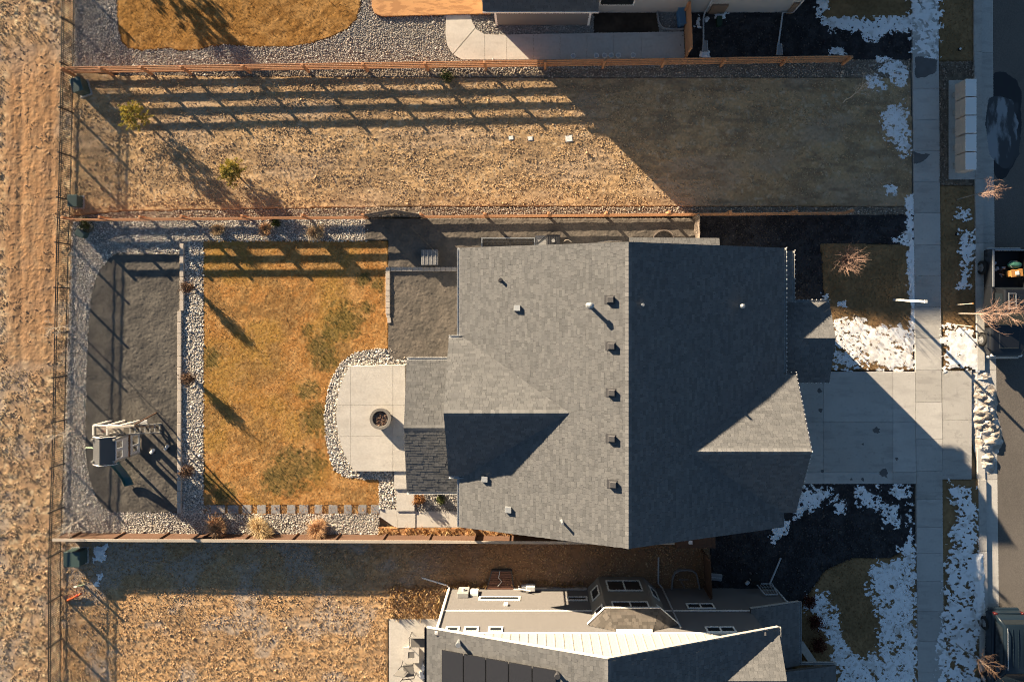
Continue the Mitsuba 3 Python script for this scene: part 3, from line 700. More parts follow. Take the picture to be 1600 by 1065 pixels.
def roof_plane(roof, pts, cols=SH_A, singles=0, thick=.16, expo=.145, curl=.001):
    """A shingled slope: deck slab plus every shingle tab laid in staggered courses."""
    pts = np.asarray(pts, float)
    n = np.cross(pts[1] - pts[0], pts[2] - pts[0]); n /= np.linalg.norm(n)
    if n[2] < 0: n = -n; pts = pts[::-1]
    up = np.array([0, 0, 1.0]) - n * n[2]; up /= np.linalg.norm(up)
    u = np.cross(up, n)
    o = pts[np.argmin(pts @ up)]
    P2 = np.stack([(pts - o) @ u, (pts - o) @ up], 1)
    poly = sg.Polygon(P2).buffer(0)
    part(roof, 'deck', slab_prism(pts, thick), 'roof_deck')
    V, F, Cc, single = [], [], [], []
    vmin, vmax = P2[:, 1].min(), P2[:, 1].max()
    umin, umax = P2[:, 0].min() - 1, P2[:, 0].max() + 1
    nc = int((vmax - vmin) / expo) + 1
    done = 0
    for kk in range(nc - 1, -1, -1):
        v0 = vmin + kk * expo; v1 = min(v0 + expo, vmax)
        line = sg.LineString([(umin, (v0 + v1) / 2), (umax, (v0 + v1) / 2)]).intersection(poly)
        for seg in getattr(line, 'geoms', [line]):
            if seg.is_empty or seg.length < .05: continue
            a, b = seg.bounds[0], seg.bounds[2]
            x = a - srng.uniform(0, .2)
            while x < b:
                w = srng.uniform(.12, .34)
                p, q = max(x, a), min(x + w, b)
                x += w
                if q - p < .02: continue
                t = srng.choice([.009, .013, .018])
                c = np.array(cols[srng.integers(len(cols))]) * srng.uniform(.95, 1.06)
                g = .004
                loc = np.array([[p + g, v0, t], [q - g, v0, t], [q - g, v1 + .004, t - curl], [p + g, v1 + .004, t - curl], [p + g, v0, 0], [q - g, v0, 0]])
                vv = o + loc[:, :1] * u + loc[:, 1:2] * up + loc[:, 2:] * n
                ff = np.array([[0, 1, 2], [0, 2, 3], [4, 5, 1], [4, 1, 0], [4, 0, 3], [1, 5, 2]])
                if done < singles:
                    part(roof, 'shingle', trimesh.Trimesh(vv, ff, process=False), 'loose_matter', color=np.repeat(c[None], 6, 0)); done += 1
                else:
                    F.append(ff + 6 * len(V)); V.append(vv); Cc.append(np.repeat(c[None], 6, 0))
    if V:
        part(roof, 'shingle_field', trimesh.Trimesh(np.vstack(V), np.vstack(F), process=False), 'loose_matter', color=np.vstack(Cc), kind='stuff')

def ridge_caps(roof, p, q, slope_a, slope_b, step=.2, w=.15, cols=SH_A, light=1.0):
    """Bent cap shingles along a ridge; slope_a and slope_b: unit horizontal direction times drop per metre on both sides."""
    p, q = np.asarray(p, float), np.asarray(q, float)
    L = np.linalg.norm(q - p); d = (q - p) / L
    sa, sb = np.asarray(slope_a, float), np.asarray(slope_b, float)
    n = int(L / step)
    for i in range(n):
        a, b = p + d * i * step, p + d * (i * step + step + .03)
        lift0, lift1 = np.array([0, 0, .035]), np.array([0, 0, .022])
        c = np.array(cols[srng.integers(len(cols))]) * srng.uniform(.95, 1.15) * light
        v = np.array([a + lift0, b + lift1, a + sa * w + lift0 * .8, b + sa * w + lift1 * .7, a + sb * w + lift0 * .8, b + sb * w + lift1 * .7, a + sa * w - lift0 * .3, a + sb * w - lift0 * .3])
        f = [[0, 1, 3], [0, 3, 2], [0, 4, 5], [0, 5, 1], [0, 2, 6], [0, 7, 4], [0, 6, 7]]
        part(roof, 'ridge_cap', trimesh.Trimesh(v, f, process=False), 'loose_matter', color=np.repeat(c[None], 8, 0))

tex('roof_deck', lambda p, n, uv: mi.Color3f(.09, .088, .085) * (.8 + .4 * mikit.noise(p.x * 9, p.y * 9, p.z * 9)), .9)

def wallbox(parent, name, x0, x1, y0, y1, z0, z1, mat):
    return part(parent, name, box(x0, x1, y0, y1, z0, z1), mat)

def gable_wall(parent, name, axis, at, a0, a1, z0, ze, zr, am, mat, th=.12):
    """A pentagonal gable wall; axis 'x': stands at x=at and spans y a0..a1; axis 'y' likewise."""
    poly = sg.Polygon([(a0, z0), (a1, z0), (a1, ze), (am, zr), (a0, ze)])
    m = trimesh.creation.extrude_polygon(poly, th, engine='earcut')
    v = np.array(m.vertices)
    m.vertices = np.stack([at - th / 2 + v[:, 2], v[:, 0], v[:, 1]], 1) if axis == 'x' else np.stack([v[:, 0], at + th / 2 - v[:, 2], v[:, 1]], 1)
    if axis == 'y': m.fix_normals()
    return part(parent, name, m, mat)

def gutter(parent, p, q, out, mat='grey_trim'):
    p, q, out = np.asarray(p, float), np.asarray(q, float), np.asarray(out, float)
    o = out * .06
    back = beam(p + out * .01 + [0, 0, -.05], q + out * .01 + [0, 0, -.05], .015, .11)
    bot = beam(p + o + [0, 0, -.10], q + o + [0, 0, -.10], .11, .012)
    frt = beam(p + out * .118 + [0, 0, -.05], q + out * .118 + [0, 0, -.05], .018, .115)
    part(parent, 'gutter', cat_m([back, bot, frt]), mat)

bulb_proto = trimesh.creation.icosphere(subdivisions=0, radius=.028)
def light_string(parent, p, q, step=.22):
    p, q = np.asarray(p, float), np.asarray(q, float)
    L = np.linalg.norm(q - p); n = max(2, int(L / step))
    ms = []
    for i in range(n + 1):
        b = bulb_proto.copy(); b.apply_translation(p + (q - p) * i / n + [0, 0, .03 + (i % 2) * .01]); ms.append(b)
    k = part(parent, 'light_wire', tube([p, q], .006, 4), 'black_metal')
    part(parent, 'light_bulb', cat_m(ms), 'white_plastic', kind='stuff')

# ------- the grey house in the middle
hs = thing('house', 'large one storey house with grey shingle roof and dark shaded slopes in the middle', 'house')
YN, YS = 3.02, -10.85
ZR, ZW, ZE = 7.2, 4.15, 4.15
XR, XW, XE = W(982, 0, ZR)[0], W(718, 0, ZW)[0], W(1225, 0, ZE)[0]
pw, pe = (ZR - ZW) / (XR - XW), (ZR - ZE) / (XE - XR)
def zmain(x): return ZR - pw * (XR - x) if x < XR else ZR - pe * (x - XR)
def meet(px):
    """Height at which the survey pixel column px meets the main roof."""
    z = 5.0
    for _ in range(30): z = zmain(W(px, 0, z)[0])
    return z
roof = f'{hs}__roof'
labels[roof] = {'label': 'grey shingle roof with a straight ridge and dark east slope'}
roof_plane(roof, [(XW, YS, ZW), (XW, YN, ZW), (XR, YN, ZR), (XR, YS, ZR)], SH_A, singles=300)
roof_plane(roof, [(XE, YN, ZE), (XE, YS, ZE), (XR, YS, ZR), (XR, YN, ZR)], SH_A)
ridge_caps(roof, (XR, YS, ZR), (XR, YN, ZR), (-1, 0, -pw), (1, 0, -pe), light=1.12)
# rear cross gable
zc = meet(890); yc = W(0, 645, zc)[1]
xg, xt = W(693, 0, zc)[0], W(890, 0, zc)[0] + .25
ce, run = zc - 1.95, 3.42
roof_plane(roof, [(xg, yc + run, ce), (xt - 4.2, yc + run, ce), (xt, yc, zc), (xg, yc, zc)], SH_A)
roof_plane(roof, [(xt - 4.2, yc - run, ce), (xg, yc - run, ce), (xg, yc, zc), (xt, yc, zc)], SH_A)
pc = (zc - ce) / run
ridge_caps(roof, (xg, yc, zc), (xt - .2, yc, zc), (0, 1, -pc), (0, -1, -pc), light=1.12)
# garage gable
zg = meet(1078); yg = W(0, 705, zg)[1]; xs_, xe_ = W(1078, 0, zg)[0] - .25, W(1268, 0, zg)[0]
ge, grun = zg - 1.87, 3.42
roof_plane(roof, [(xs_ + 4.9, yg + grun, ge), (xe_, yg + grun, ge), (xe_, yg, zg), (xs_, yg, zg)], SH_A)
roof_plane(roof, [(xe_, yg - grun, ge), (xs_ + 4.9, yg - grun, ge), (xs_, yg, zg), (xe_, yg, zg)], SH_A)
pg = (zg - ge) / grun
ridge_caps(roof, (xe_, yg, zg), (xs_ + .2, yg, zg), (0, 1, -pg), (0, -1, -pg), light=1.15)
# patio roof
zp = 3.22; yp = W(0, 668, zp)[1]; xp = W(631, 0, zp)[0]; pe_n, pe_s = W(0, 562, 2.45)[1], W(0, 768, 2.45)[1]
roof_plane(roof, [(xp, pe_n, 2.45), (xg + .35, pe_n, 2.45), (xg + .35, yp, zp), (xp, yp, zp)], SH_A)
roof_plane(roof, [(XW + .2, pe_s, 2.45), (xp, pe_s, 2.45), (xp, yp, zp), (XW + .2, yp, zp)], SH_A, curl=.008)
pp = (zp - 2.45) / (yp - pe_s)
ridge_caps(roof, (xp, yp, zp), (xg + .3, yp, zp), (0, 1, -pp), (0, -1, -pp), light=1.12)
# porch roof
zo = 3.9; yo, xo = W(0, 528, zo)[1], W(1306, 0, zo)[0]; OZ = 2.9
on, os_ = W(0, 472, OZ)[1], W(0, 597, OZ)[1]
xo_e = W(1296, 0, OZ)[0]
roof_plane(roof, [(XE - .5, on, OZ), (xo_e, on, OZ), (xo, yo, zo), (XE - .5, yo, zo)], SH_A)
roof_plane(roof, [(xo_e, os_, OZ), (XE - .5, os_, OZ), (XE - .5, yo, zo), (xo, yo, zo)], SH_A)
# lower eave strip north of the porch
xl = W(1238, 0, 3.75)[0]
roof_plane(roof, [(xl, YN - .12, 3.75), (xl, on, 3.75), (XE - .1, on, 3.98), (XE - .1, YN - .12, 3.98)], SH_A)
# small bump roof on the north side
bx0, bx1 = W(985, 0, 2.75)[0], W(1126, 0, 2.75)[0]
roof_plane(roof, [(bx1, W(0, 372, 2.5)[1], 2.5), (bx0, W(0, 371, 2.5)[1], 2.5), (bx0, YN - .3, 2.72), (bx1, YN - .3, 2.72)], SH_A)
# walls
hw = 'house_wall_paint'
wallbox(hs, 'wall', XW + .45, XE - .45, YS + .35, YS + .50, -.1, ZW - .05, hw)
wallbox(hs, 'wall', XW + .45, XE - .45, YN - .50, YN - .35, -.1, ZW - .05, hw)
gable_wall(hs, 'gable', 'y', YS + .425, XW + .45, XE - .45, ZW - .05, ZW + .02, ZR - .2, XR, hw)
gable_wall(hs, 'gable', 'y', YN - .425, XW + .45, XE - .45, ZW - .05, ZW + .02, ZR - .2, XR, hw)
wallbox(hs, 'wall', XW + .45, XW + .60, YS + .5, YN - .5, -.1, ZW + .08, hw)
wallbox(hs, 'wall', XE - .60, XE - .45, YS + .5, YN - .5, -.1, ZE + .05, hw)
gable_wall(hs, 'gable', 'x', xg + .32, yc - run + .4, yc + run - .4, -.1, ce + .05, zc - .18, yc, hw)
wallbox(hs, 'wall', xg + .38, XW + .45, yc - run + .4, yc - run + .55, -.1, ce, hw)
wallbox(hs, 'wall', xg + .38, XW + .45, yc + run - .55, yc + run - .4, -.1, ce, hw)
gable_wall(hs, 'gable', 'x', xe_ - .30, yg - grun + .4, yg + grun - .4, .06, ge + .05, zg - .18, yg, hw)
wallbox(hs, 'wall', XE - .45, xe_ - .36, yg - grun + .4, yg - grun + .55, .06, ge, hw)
wallbox(hs, 'wall', XE - .45, xe_ - .36, yg + grun - .55, yg + grun - .4, .06, ge, hw)
part(hs, 'garage_door', box(xe_ - .235, xe_ - .20, yg - 2.5, yg + 2.5, .09, 2.3), 'white_trim')
wallbox(hs, 'wall', bx0 + .1, bx1 - .1, YN - .36, W(0, 372, 2.5)[1] - .12, .4, 2.45, hw)
wallbox(hs, 'wall', XE - .45, xo_e - .7, on - .40, on - .28, -.1, 2.75, hw)
for y in (on - .4, (on + os_) / 2 - .6, os_ + .3):
    part(hs, 'porch_post', box(xo_e - .45, xo_e - .25, y - .1, y + .1, -.1, 2.75), 'white_trim')
for y in (pe_n - .3, yp, pe_s + .3):
    part(hs, 'patio_post', box(xp + .25, xp + .43, y - .09, y + .09, .05, 2.40), 'white_trim')
# gutters and light strings
gutter(hs, (XW, YN, ZW - .01), (XW, yc + run + .1, ZW - .01), (-1, 0, 0), 'light_grey_plastic')
gutter(hs, (XW, yc - run - .05, ZW - .01), (XW, YS, ZW - .01), (-1, 0, 0), 'light_grey_plastic')
gutter(hs, (xg, yc + run, ce - .01), (XW + .2, yc + run, ce - .01), (0, 1, 0), 'light_grey_plastic')
gutter(hs, (xg, yc - run, ce - .01), (XW + .2, yc - run, ce - .01), (0, -1, 0), 'light_grey_plastic')
gutter(hs, (xp, pe_n, 2.44), (xg + .3, pe_n, 2.44), (0, 1, 0), 'light_grey_plastic')
gutter(hs, (xp, pe_s, 2.44), (XW - .15, pe_s, 2.44), (0, -1, 0), 'light_grey_plastic')
gutter(hs, (XE, YN, ZE - .01), (XE, yg + grun + .1, ZE - .01), (1, 0, 0), 'grey_trim')
gutter(hs, (xl, YN - .12, 3.74), (xl, on, 3.74), (1, 0, 0), 'grey_trim')
gutter(hs, (XE + .3, on, OZ - .01), (xo_e, on, OZ - .01), (0, 1, 0), 'grey_trim')
part(hs, 'downspout', tube([(XW + .35, YS + .3, ZW - .15), (XW + .35, YS + .3, .2)], .04, 6), 'light_grey_plastic')
for a, b in (((XE + .13, YN, ZE), (XE + .13, yg + grun, ZE)), ((xl + .13, YN - .1, 3.75), (xl + .13, on, 3.75)), ((xl + .2, on + .13, OZ), (xo_e, on + .13, OZ)),
             ((xe_ + .03, yg + grun, ge), (xe_ + .03, yg, zg)), ((xe_ + .03, yg, zg), (xe_ + .03, yg - grun, ge)), ((XE + .1, yg + grun + .12, ge), (xe_, yg + grun + .12, ge)), ((XE - .2, os_ - .03, OZ), (xo_e, os_ - .03, OZ))):
    light_string(hs, a, b)
def on_roof(px, py, h=0.0):
    x, y = W(px, py, 4.5)[:2]
    for _ in range(20):
        z = zmain(x) + h; x, y = W(px, py, z)[:2]
    return x, y, zmain(x)
# ridge vents: low square boxes with a sloped hood
for i, (px, py) in enumerate(((954, 468), (955.5, 541), (956, 614), (956, 686), (958, 758))):
    x, y, z = on_roof(px, py, .25)
    a = .155
    base = slab_prism([(x - .25, y - .20, zmain(x - .25) + .03), (x + .20, y - .20, zmain(x + .20) + .03), (x + .20, y + .20, zmain(x + .20) + .03), (x - .25, y + .20, zmain(x - .25) + .03)], .02)
    hood = trimesh.convex.convex_hull(np.array([(x + sx * a, y + sy * a, zmain(x + sx * a) + dz) for sx in (-1, 1) for sy in (-1, 1) for dz in (.02, .19)] + [(x + sx * .115, y + sy * .115, zmain(x + sx * .115) + .22) for sx in (-1, 1) for sy in (-1, 1)]))
    k = part(roof, 'box_vent', cat_m([base, hood]), 'dark_vent_metal')
def pipe(px, py, h, r, mat, cap=False):
    x, y, z = on_roof(px, py, h)
    ms = [tube([(x, y, z - .05), (x, y, z + .05)], [r * 2.2, r * 1.3], 10), tube([(x, y, z), (x, y, z + h)], r, 10)]
    if cap: ms.append(tube([(x, y, z + h - .02), (x, y, z + h + .10), (x, y, z + h + .15)], [r * 1.7, r * 1.7, r * .5], 10))
    part(roof, 'vent_pipe', cat_m(ms), mat)
pipe(782, 437, .22, .075, 'dark_vent_metal'); 
for px, py in ((808, 481), (757, 749), (794, 797)):
    x, y, z = on_roof(px, py, .2)
    part(roof, 'hooded_vent', trimesh.convex.convex_hull(np.array([(x + sx * .14, y + sy * .13, zmain(x + sx * .14) + dz) for sx in (-1, 1) for sy in (-1, 1) for dz in (0, .17)] + [(x - .17, y + sy * .13, zmain(x - .17) + .02) for sy in (-1, 1)])), 'galvanised_metal')
pipe(923, 477, .62, .085, 'galvanised_metal', True)
pipe(879, 818, .40, .06, 'galvanised_metal'); pipe(1005, 476, .22, .06, 'galvanised_metal'); pipe(1160, 478, .30, .065, 'galvanised_metal', True)

# ------- the taupe house at the bottom
sh = thing('house', 'tall taupe house with bay window and solar panels cut by the bottom edge', 'house')
sroof = f'{sh}__roof'
labels[sroof] = {'label': 'grey shingle roof with a sunny dormer triangle at the right'}
Yw = -(918 - NAD[1]) / PX
xa, za = W(950, 0, 7.9)[0], 7.9
pit = .345
sxw, sxe = -5.12, 11.95
zw_, ze_ = za - pit * (xa - sxw), za - pit * (sxe - xa)
YB = -27.0
roof_plane(sroof, [(sxw, YB, zw_), (sxw, Yw + .10, zw_), (xa, Yw + .10, za), (xa, YB, za)], SH_A)
roof_plane(sroof, [(sxe, Yw + .10, ze_), (sxe, YB, ze_), (xa, YB, za), (xa, Yw + .10, za)], SH_A)
ridge_caps(sroof, (xa, Yw - 4.6, za), (xa, Yw + .08, za), (-1, 0, -pit), (1, 0, -pit), light=1.1)
# rake boards
part(sroof, 'rake_board', beam((sxw, Yw + .12, zw_ - .07), (xa, Yw + .12, za - .07), .035, .15), 'white_trim')
part(sroof, 'rake_board', beam((xa, Yw + .12, za - .07), (sxe, Yw + .12, ze_ - .07), .035, .15), 'weathered_trim')
# walls: lower and upper storey, belly band, gable of boards and battens
wx0, wx1 = -4.68, 11.25
part(sh, 'wall', box(wx0, wx1, Yw - .15, Yw, -.1, 2.80), 'taupe_siding')
part(sh, 'wall', box(wx0, wx1, Yw - .15, Yw, 2.94, 5.22), 'taupe_siding')
part(sh, 'belly_band', box(wx0 - .02, wx1 + .02, Yw - .15, Yw + .025, 2.80, 2.94), 'white_trim')
part(sh, 'wall', box(wx0, wx0 + .15, YB, Yw - .15, -.1, 5.1), 'taupe_siding')
part(sh, 'wall', box(wx1 - .15, wx1, YB, Yw - .15, -.1, 5.1), 'taupe_siding')
gpoly_top = [(wx0, 5.25), (wx1, 5.25), (wx1, za - pit * (wx1 - xa) - .17), (xa, za - .17), (wx0, za - pit * (xa - wx0) - .17)]
m = trimesh.creation.extrude_polygon(sg.Polygon(gpoly_top), .14, engine='earcut'); v = np.array(m.vertices)
m.vertices = np.stack([v[:, 0], Yw - v[:, 2], v[:, 1]], 1); m.fix_normals()
gb = part(sh, 'gable', m, 'cream_siding')
for x in np.arange(wx0 + .25, wx1, .42):
    zt = za - pit * abs(x - xa) - .19
    if zt - 5.30 > .08: part(gb, 'batten', box(x - .025, x + .025, Yw, Yw + .03, 5.36, zt), 'cream_siding')
part(sh, 'gable_band', box(-3.75, 10.45, Yw - .1, Yw + .03, 5.225, 5.34), 'white_trim')
part(sh, 'corner_board', box(wx0 - .03, wx0 + .12, Yw - .1, Yw + .03, -.1, 2.795), 'white_trim')
part(sh, 'corner_board', box(wx0 - .03, wx0 + .12, Yw - .1, Yw + .03, 2.945, 5.22), 'white_trim')
# lap siding boards, each a thin strip proud of the wall
for z in np.arange(.05, 5.15, .19):
    if abs(z - 2.8) < .19: continue
    part(sh, 'siding_board', slab_board := trimesh.convex.convex_hull(np.array([(wx0 + .12, Yw, z), (wx1 - .02, Yw, z), (wx0 + .12, Yw + .014, z), (wx1 - .02, Yw + .014, z), (wx0 + .12, Yw + .002, z + .188), (wx1 - .02, Yw + .002, z + .188)])), 'taupe_siding')
def win(parent, x0, x1, z0, z1, y, n=1, fr=.09, name='window'):
    """A window facing north at wall plane y: frame bars, sash bars between n panes, panes set back."""
    bars = [box(x0, x1, y, y + .05, z0, z0 + fr), box(x0, x1, y, y + .05, z1 - fr, z1)]
    for i in range(n + 1):
        xc = x0 + fr / 2 + (x1 - x0 - fr) * i / n
        bars.append(box(xc - fr / 2, xc + fr / 2, y, y + .048, z0 + fr, z1 - fr))
    k = part(parent, name, cat_m(bars), 'white_trim')
    for i in range(n):
        a = x0 + fr + (x1 - x0 - fr) * i / n; b = x0 + (x1 - x0 - fr) * (i + 1) / n
        part(k, 'pane', box(a, b, y, y + .022, z0 + fr, z1 - fr), 'window_glass')
def winpx(px0, px1, py_top, py_bot, n=1, fr=.07):
    k0 = -Yw * PX
    z0 = H * (1 - k0 / (py_top - NAD[1])); z1 = H * (1 - k0 / (py_bot - NAD[1]))
    s = (H - (z0 + z1) / 2) / H / PX
    win(sh, (px0 - NAD[0]) * s, (px1 - NAD[0]) * s, z0, z1, Yw + .012, n, fr)
for a, b in ((696, 718), (725, 748), (763, 786)): winpx(a, b, 979.5, 987.5, 1, .09)
winpx(748, 813, 932, 938.5, 1, .09); winpx(886, 918, 932.5, 938.5, 1, .09)
winpx(1073, 1116, 943, 951, 2, .08); winpx(1103, 1149, 979.5, 988, 2, .08)
# the bay
bay = f'{sh}__bay'
labels[bay] = {'label': 'grey board clad bay with four wide windows and a hipped roof'}
bf = -(900 - NAD[1]) / PX
bxa, bxb, bxc, bxd = 3.04, 3.67, 6.15, 6.85
zb = 4.5
m = trimesh.creation.extrude_polygon(sg.Polygon([(bxa, Yw + .002), (bxb, bf), (bxc, bf), (bxd, Yw + .002)]), zb, engine='earcut')
part(bay, 'wall', m, 'dark_taupe_siding')
for x in np.arange(bxb + .06, bxc, .153):
    if x < 4.0 or x > 5.85:
        part(bay, 'batten', box(x - .012, x + .012, bf, bf + .02, .1, zb), 'dark_taupe_siding')
    else:
        for za_, zb_ in ((.05, .62), (2.05, 3.30), (4.47, 4.5)):
            part(bay, 'batten', box(x - .012, x + .012, bf, bf + .02, za_, zb_), 'dark_taupe_siding')
win(bay, 4.0, 5.86, .66, 2.0, bf + .012, 2, .07); win(bay, 4.0, 5.86, 3.34, 4.44, bf + .012, 2, .07)
dl = np.array([bxb - bxa, bf - Yw]); dl /= np.linalg.norm(dl); nl = np.array([-dl[1], dl[0]])
def bay_side(p0, dirv, nrm, a, b, z0, z1):
    fr = .07
    def bar(u0, u1, z0_, z1_, out):
        c = [(p0[0] + dirv[0] * u + nrm[0] * o, p0[1] + dirv[1] * u + nrm[1] * o, z) for u in (u0, u1) for o in (0, out) for z in (z0_, z1_)]
        return trimesh.convex.convex_hull(np.array(c))
    k = part(bay, 'window', cat_m([bar(a, b, z0, z0 + fr, .05), bar(a, b, z1 - fr, z1, .05), bar(a, a + fr, z0 + fr, z1 - fr, .05), bar(b - fr, b, z0 + fr, z1 - fr, .05)]), 'white_trim')
    part(k, 'pane', bar(a + fr, b - fr, z0 + fr, z1 - fr, .02), 'window_glass')
bay_side((bxa, Yw), dl, nl, .2, .75, .9, 2.1); bay_side((bxa, Yw), dl, nl, .2, .75, 3.3, 4.35)
dr_ = np.array([bxc - bxd, bf - Yw]); dr_ /= np.linalg.norm(dr_); nr_ = np.array([dr_[1], -dr_[0]])
bay_side((bxd, Yw), dr_, nr_, .2, .75, .9, 2.1); bay_side((bxd, Yw), dr_, nr_, .2, .75, 3.3, 4.35)
broof = f'{bay}__roof'
BR = [(.115, .103, .092), (.135, .12, .107), (.088, .08, .072), (.125, .113, .102)]
def bay_plane(pts, key):
    pts = np.asarray(pts, float)
    part(bay, key, slab_prism(pts, .10), 'white_trim')
# three hipped faces with big tabs, built through roof_plane on a holder at part level
o_ = .22
A, B_, C_, D_ = (bxa - .32, Yw + .06, zb + .05), (bxb - .1, bf + o_, zb + .05), (bxc + .1, bf + o_, zb + .05), (bxd + .32, Yw + .06, zb + .05)
E_, F_ = (bxb + .35, Yw + .0, zb + .62), (bxc - .35, Yw + .0, zb + .62)
for q in ([B_, C_, F_, E_], [A, B_, E_], [C_, D_, F_]):
    roof_plane(bay, q, BR, thick=.09, expo=.15)
part(bay, 'fascia', cat_m([beam(np.array(A) + [-.03, .03, -.03], np.array(B_) + [-.03, .03, -.03], .03, .13), beam(np.array(B_) + [0, .03, -.03], np.array(C_) + [0, .03, -.03], .03, .13), beam(np.array(C_) + [.03, .03, -.03], np.array(D_) + [.03, .03, -.03], .03, .13)]), 'white_trim')
part(bay, 'head_trim', box(bxb + .38, bxc - .38, Yw + .033, Yw + .13, zb + .62, zb + .80), 'white_trim')
# east lower storey with its roof, dormer, porch roof
part(sh, 'wall', box(wx1 + .003, 13.55, YB, Yw - .02, -.1, 2.45), 'taupe_siding')
roof_plane(sroof, [(13.95, Yw + .25, 2.42), (13.95, -18.62, 2.42), (wx1 - .1, -18.62, 3.25), (wx1 - .1, Yw + .25, 3.25)], SH_A)
roof_plane(sroof, [(15.85, -18.62, 2.42), (15.85, YB, 2.42), (wx1 - .1, YB, 3.45), (wx1 - .1, -18.62, 3.45)], SH_A)
gutter(sh, (13.95, Yw + .25, 2.41), (13.95, -18.62, 2.41), (1, 0, 0)); gutter(sh, (sxe, Yw + .1, ze_ - .01), (sxe, YB, ze_ - .01), (1, 0, 0))
gutter(sh, (14.0, -18.6, 2.41), (15.85, -18.6, 2.41), (0, 1, 0))
part(sh, 'fascia', beam((wx1 - .1, Yw + .27, 3.15), (13.95, Yw + .27, 2.33), .03, .14), 'weathered_trim')
zd, yd = 5.9, W(0, 1063, 5.9)[1]
roof_plane(sroof, [(9.4, yd + 1.75, zd - 1.0), (12.0, yd + 1.75, zd - 1.0), (12.0, yd, zd), (8.9, yd, zd)], SH_A)
roof_plane(sroof, [(12.0, yd - 1.75, zd - 1.0), (9.4, yd - 1.75, zd - 1.0), (8.9, yd, zd), (12.0, yd, zd)], SH_A)
gutter(sh, (sxw, YB, zw_ - .01), (sxw, Yw + .1, zw_ - .01), (-1, 0, 0), 'black_metal')
# solar panels
def zs(x): return za - pit * abs(xa - x)
sol = f'{sh}__solar_array'
labels[sol] = {'label': 'row of black solar panels on the sunny slope'}
px_s = W(691, 0, zs(-4.3))[0]
for row in range(2):
    for i in range(5):
        x0 = px_s + i * 1.085; x1 = x0 + 1.05
        y1 = -16.32 - row * 1.78; y0 = y1 - 1.74
        pl = slab_prism([(x0, y0, zs(x0) + .16), (x1, y0, zs(x1) + .16), (x1, y1, zs(x1) + .16), (x0, y1, zs(x0) + .16)], .04)
        k = part(sol, 'panel', pl, 'black_metal')
        part(k, 'cell_sheet', slab_prism([(x0 + .02, y0 + .02, zs(x0 + .02) + .165), (x1 - .02, y0 + .02, zs(x1 - .02) + .165), (x1 - .02, y1 - .02, zs(x1 - .02) + .165), (x0 + .02, y1 - .02, zs(x0 + .02) + .165)], .004), 'solar_glass')
def spipe(px, py, h, r, mat):
    x, y = W(px, py, 6)[:2]
    for _ in range(10): x, y = W(px, py, zs(x) + h)[:2]
    part(sroof, 'vent_pipe', cat_m([tube([(x, y, zs(x)), (x, y, zs(x) + h)], r, 8), tube([(x, y, zs(x) + h), (x, y, zs(x) + h + .1)], [r * 1.6, r * 1.4], 8)]), mat)
spipe(716, 1006, .35, .085, 'galvanised_metal'); spipe(871, 1055, .3, .09, 'dark_vent_metal')
# gear on the north wall
part(sh, 'electric_panel', rbox(-4.05, -3.45, Yw + .016, Yw + .26, .45, 1.35, .02), 'grey_plastic')
part(sh, 'meter', tube([(-3.75, Yw + .26, 1.0), (-3.75, Yw + .40, 1.0)], .09, 12), 'light_grey_plastic')
part(sh, 'meter_box', rbox(-3.38, -2.95, Yw + .016, Yw + .2, .55, 1.15, .015), 'white_plastic')
part(sh, 'gas_meter', cat_m([rbox(-.35, .15, Yw + .1, Yw + .38, .3, .75, .03), tube([(-.75, Yw + .2, .15), (-.75, Yw + .2, .6), (-.1, Yw + .2, .9)], .04, 6), tube([(-.6, Yw + .25, .45), (-.3, Yw + .25, .45)], .12, 8)]), 'light_grey_plastic')
part(sh, 'wall_lamp', rbox(-1.5, -1.28, Yw + .016, Yw + .14, 2.15, 2.4, .02), 'pale_metal')
part(sh, 'foundation', box(-1.05, 3.0, Yw, Yw + .06, -.1, .32), 'pale_concrete')
def downspout(parent, pts, mat='white_trim', r=.045):
    return part(parent, 'downspout', tube(pts, r, 6), mat)
downspout(sh, [(-4.6, Yw + .09, 4.9), (-4.6, Yw + .09, .25), (-4.75, Yw + .2, .12), tuple(W(659, 902, .06))])
downspout(sh, [(13.62, Yw + .05, 2.3), (13.45, Yw + .09, 1.8), (13.45, Yw + .09, .25), (13.2, Yw + .25, .1), tuple(W(1220, 871, .06))], 'light_grey_plastic')
downspout(sh, [(7.2, Yw + .09, 4.9), (7.2, Yw + .09, .2), (7.0, Yw + .3, .1), tuple(W(1029, 870, .06))], 'light_grey_plastic')

# ------- the neighbour house at the top
nh = thing('house', 'grey walled house at the top edge that shades the front yards', 'house')
nroof = f'{nh}__roof'
Yn = (NAD[1] - 20) / PX
nx0 = W(756, 0)[0]
roof_plane(nroof, [(14.8, Yn - .35, 5.15), (nx0 - .3, Yn - .35, 5.15), (nx0 - .3, 21.2, 7.3), (14.8, 21.2, 7.3)], SH_A, expo=.3)
roof_plane(nroof, [(nx0 - .3, 26.4, 5.15), (14.8, 26.4, 5.15), (14.8, 21.2, 7.3), (nx0 - .3, 21.2, 7.3)], SH_A, expo=.3)
wallbox(nh, 'wall', nx0, 14.5, Yn, Yn + .15, -.1, 5.2, 'pale_wall')
wallbox(nh, 'wall', nx0, nx0 + .15, Yn + .15, 26, -.1, 5.2, 'pale_wall')
gable_wall(nh, 'gable', 'x', nx0 + .08, Yn, 26, 5.2, 5.25, 7.2, 21.2, 'pale_wall')
gable_wall(nh, 'gable', 'x', 14.4, Yn, 26, 0, 5.25, 7.2, 21.2, 'pale_wall')
b0, b1, yb_ = W(775, 0)[0], W(920, 0)[0], (NAD[1] - 40) / PX
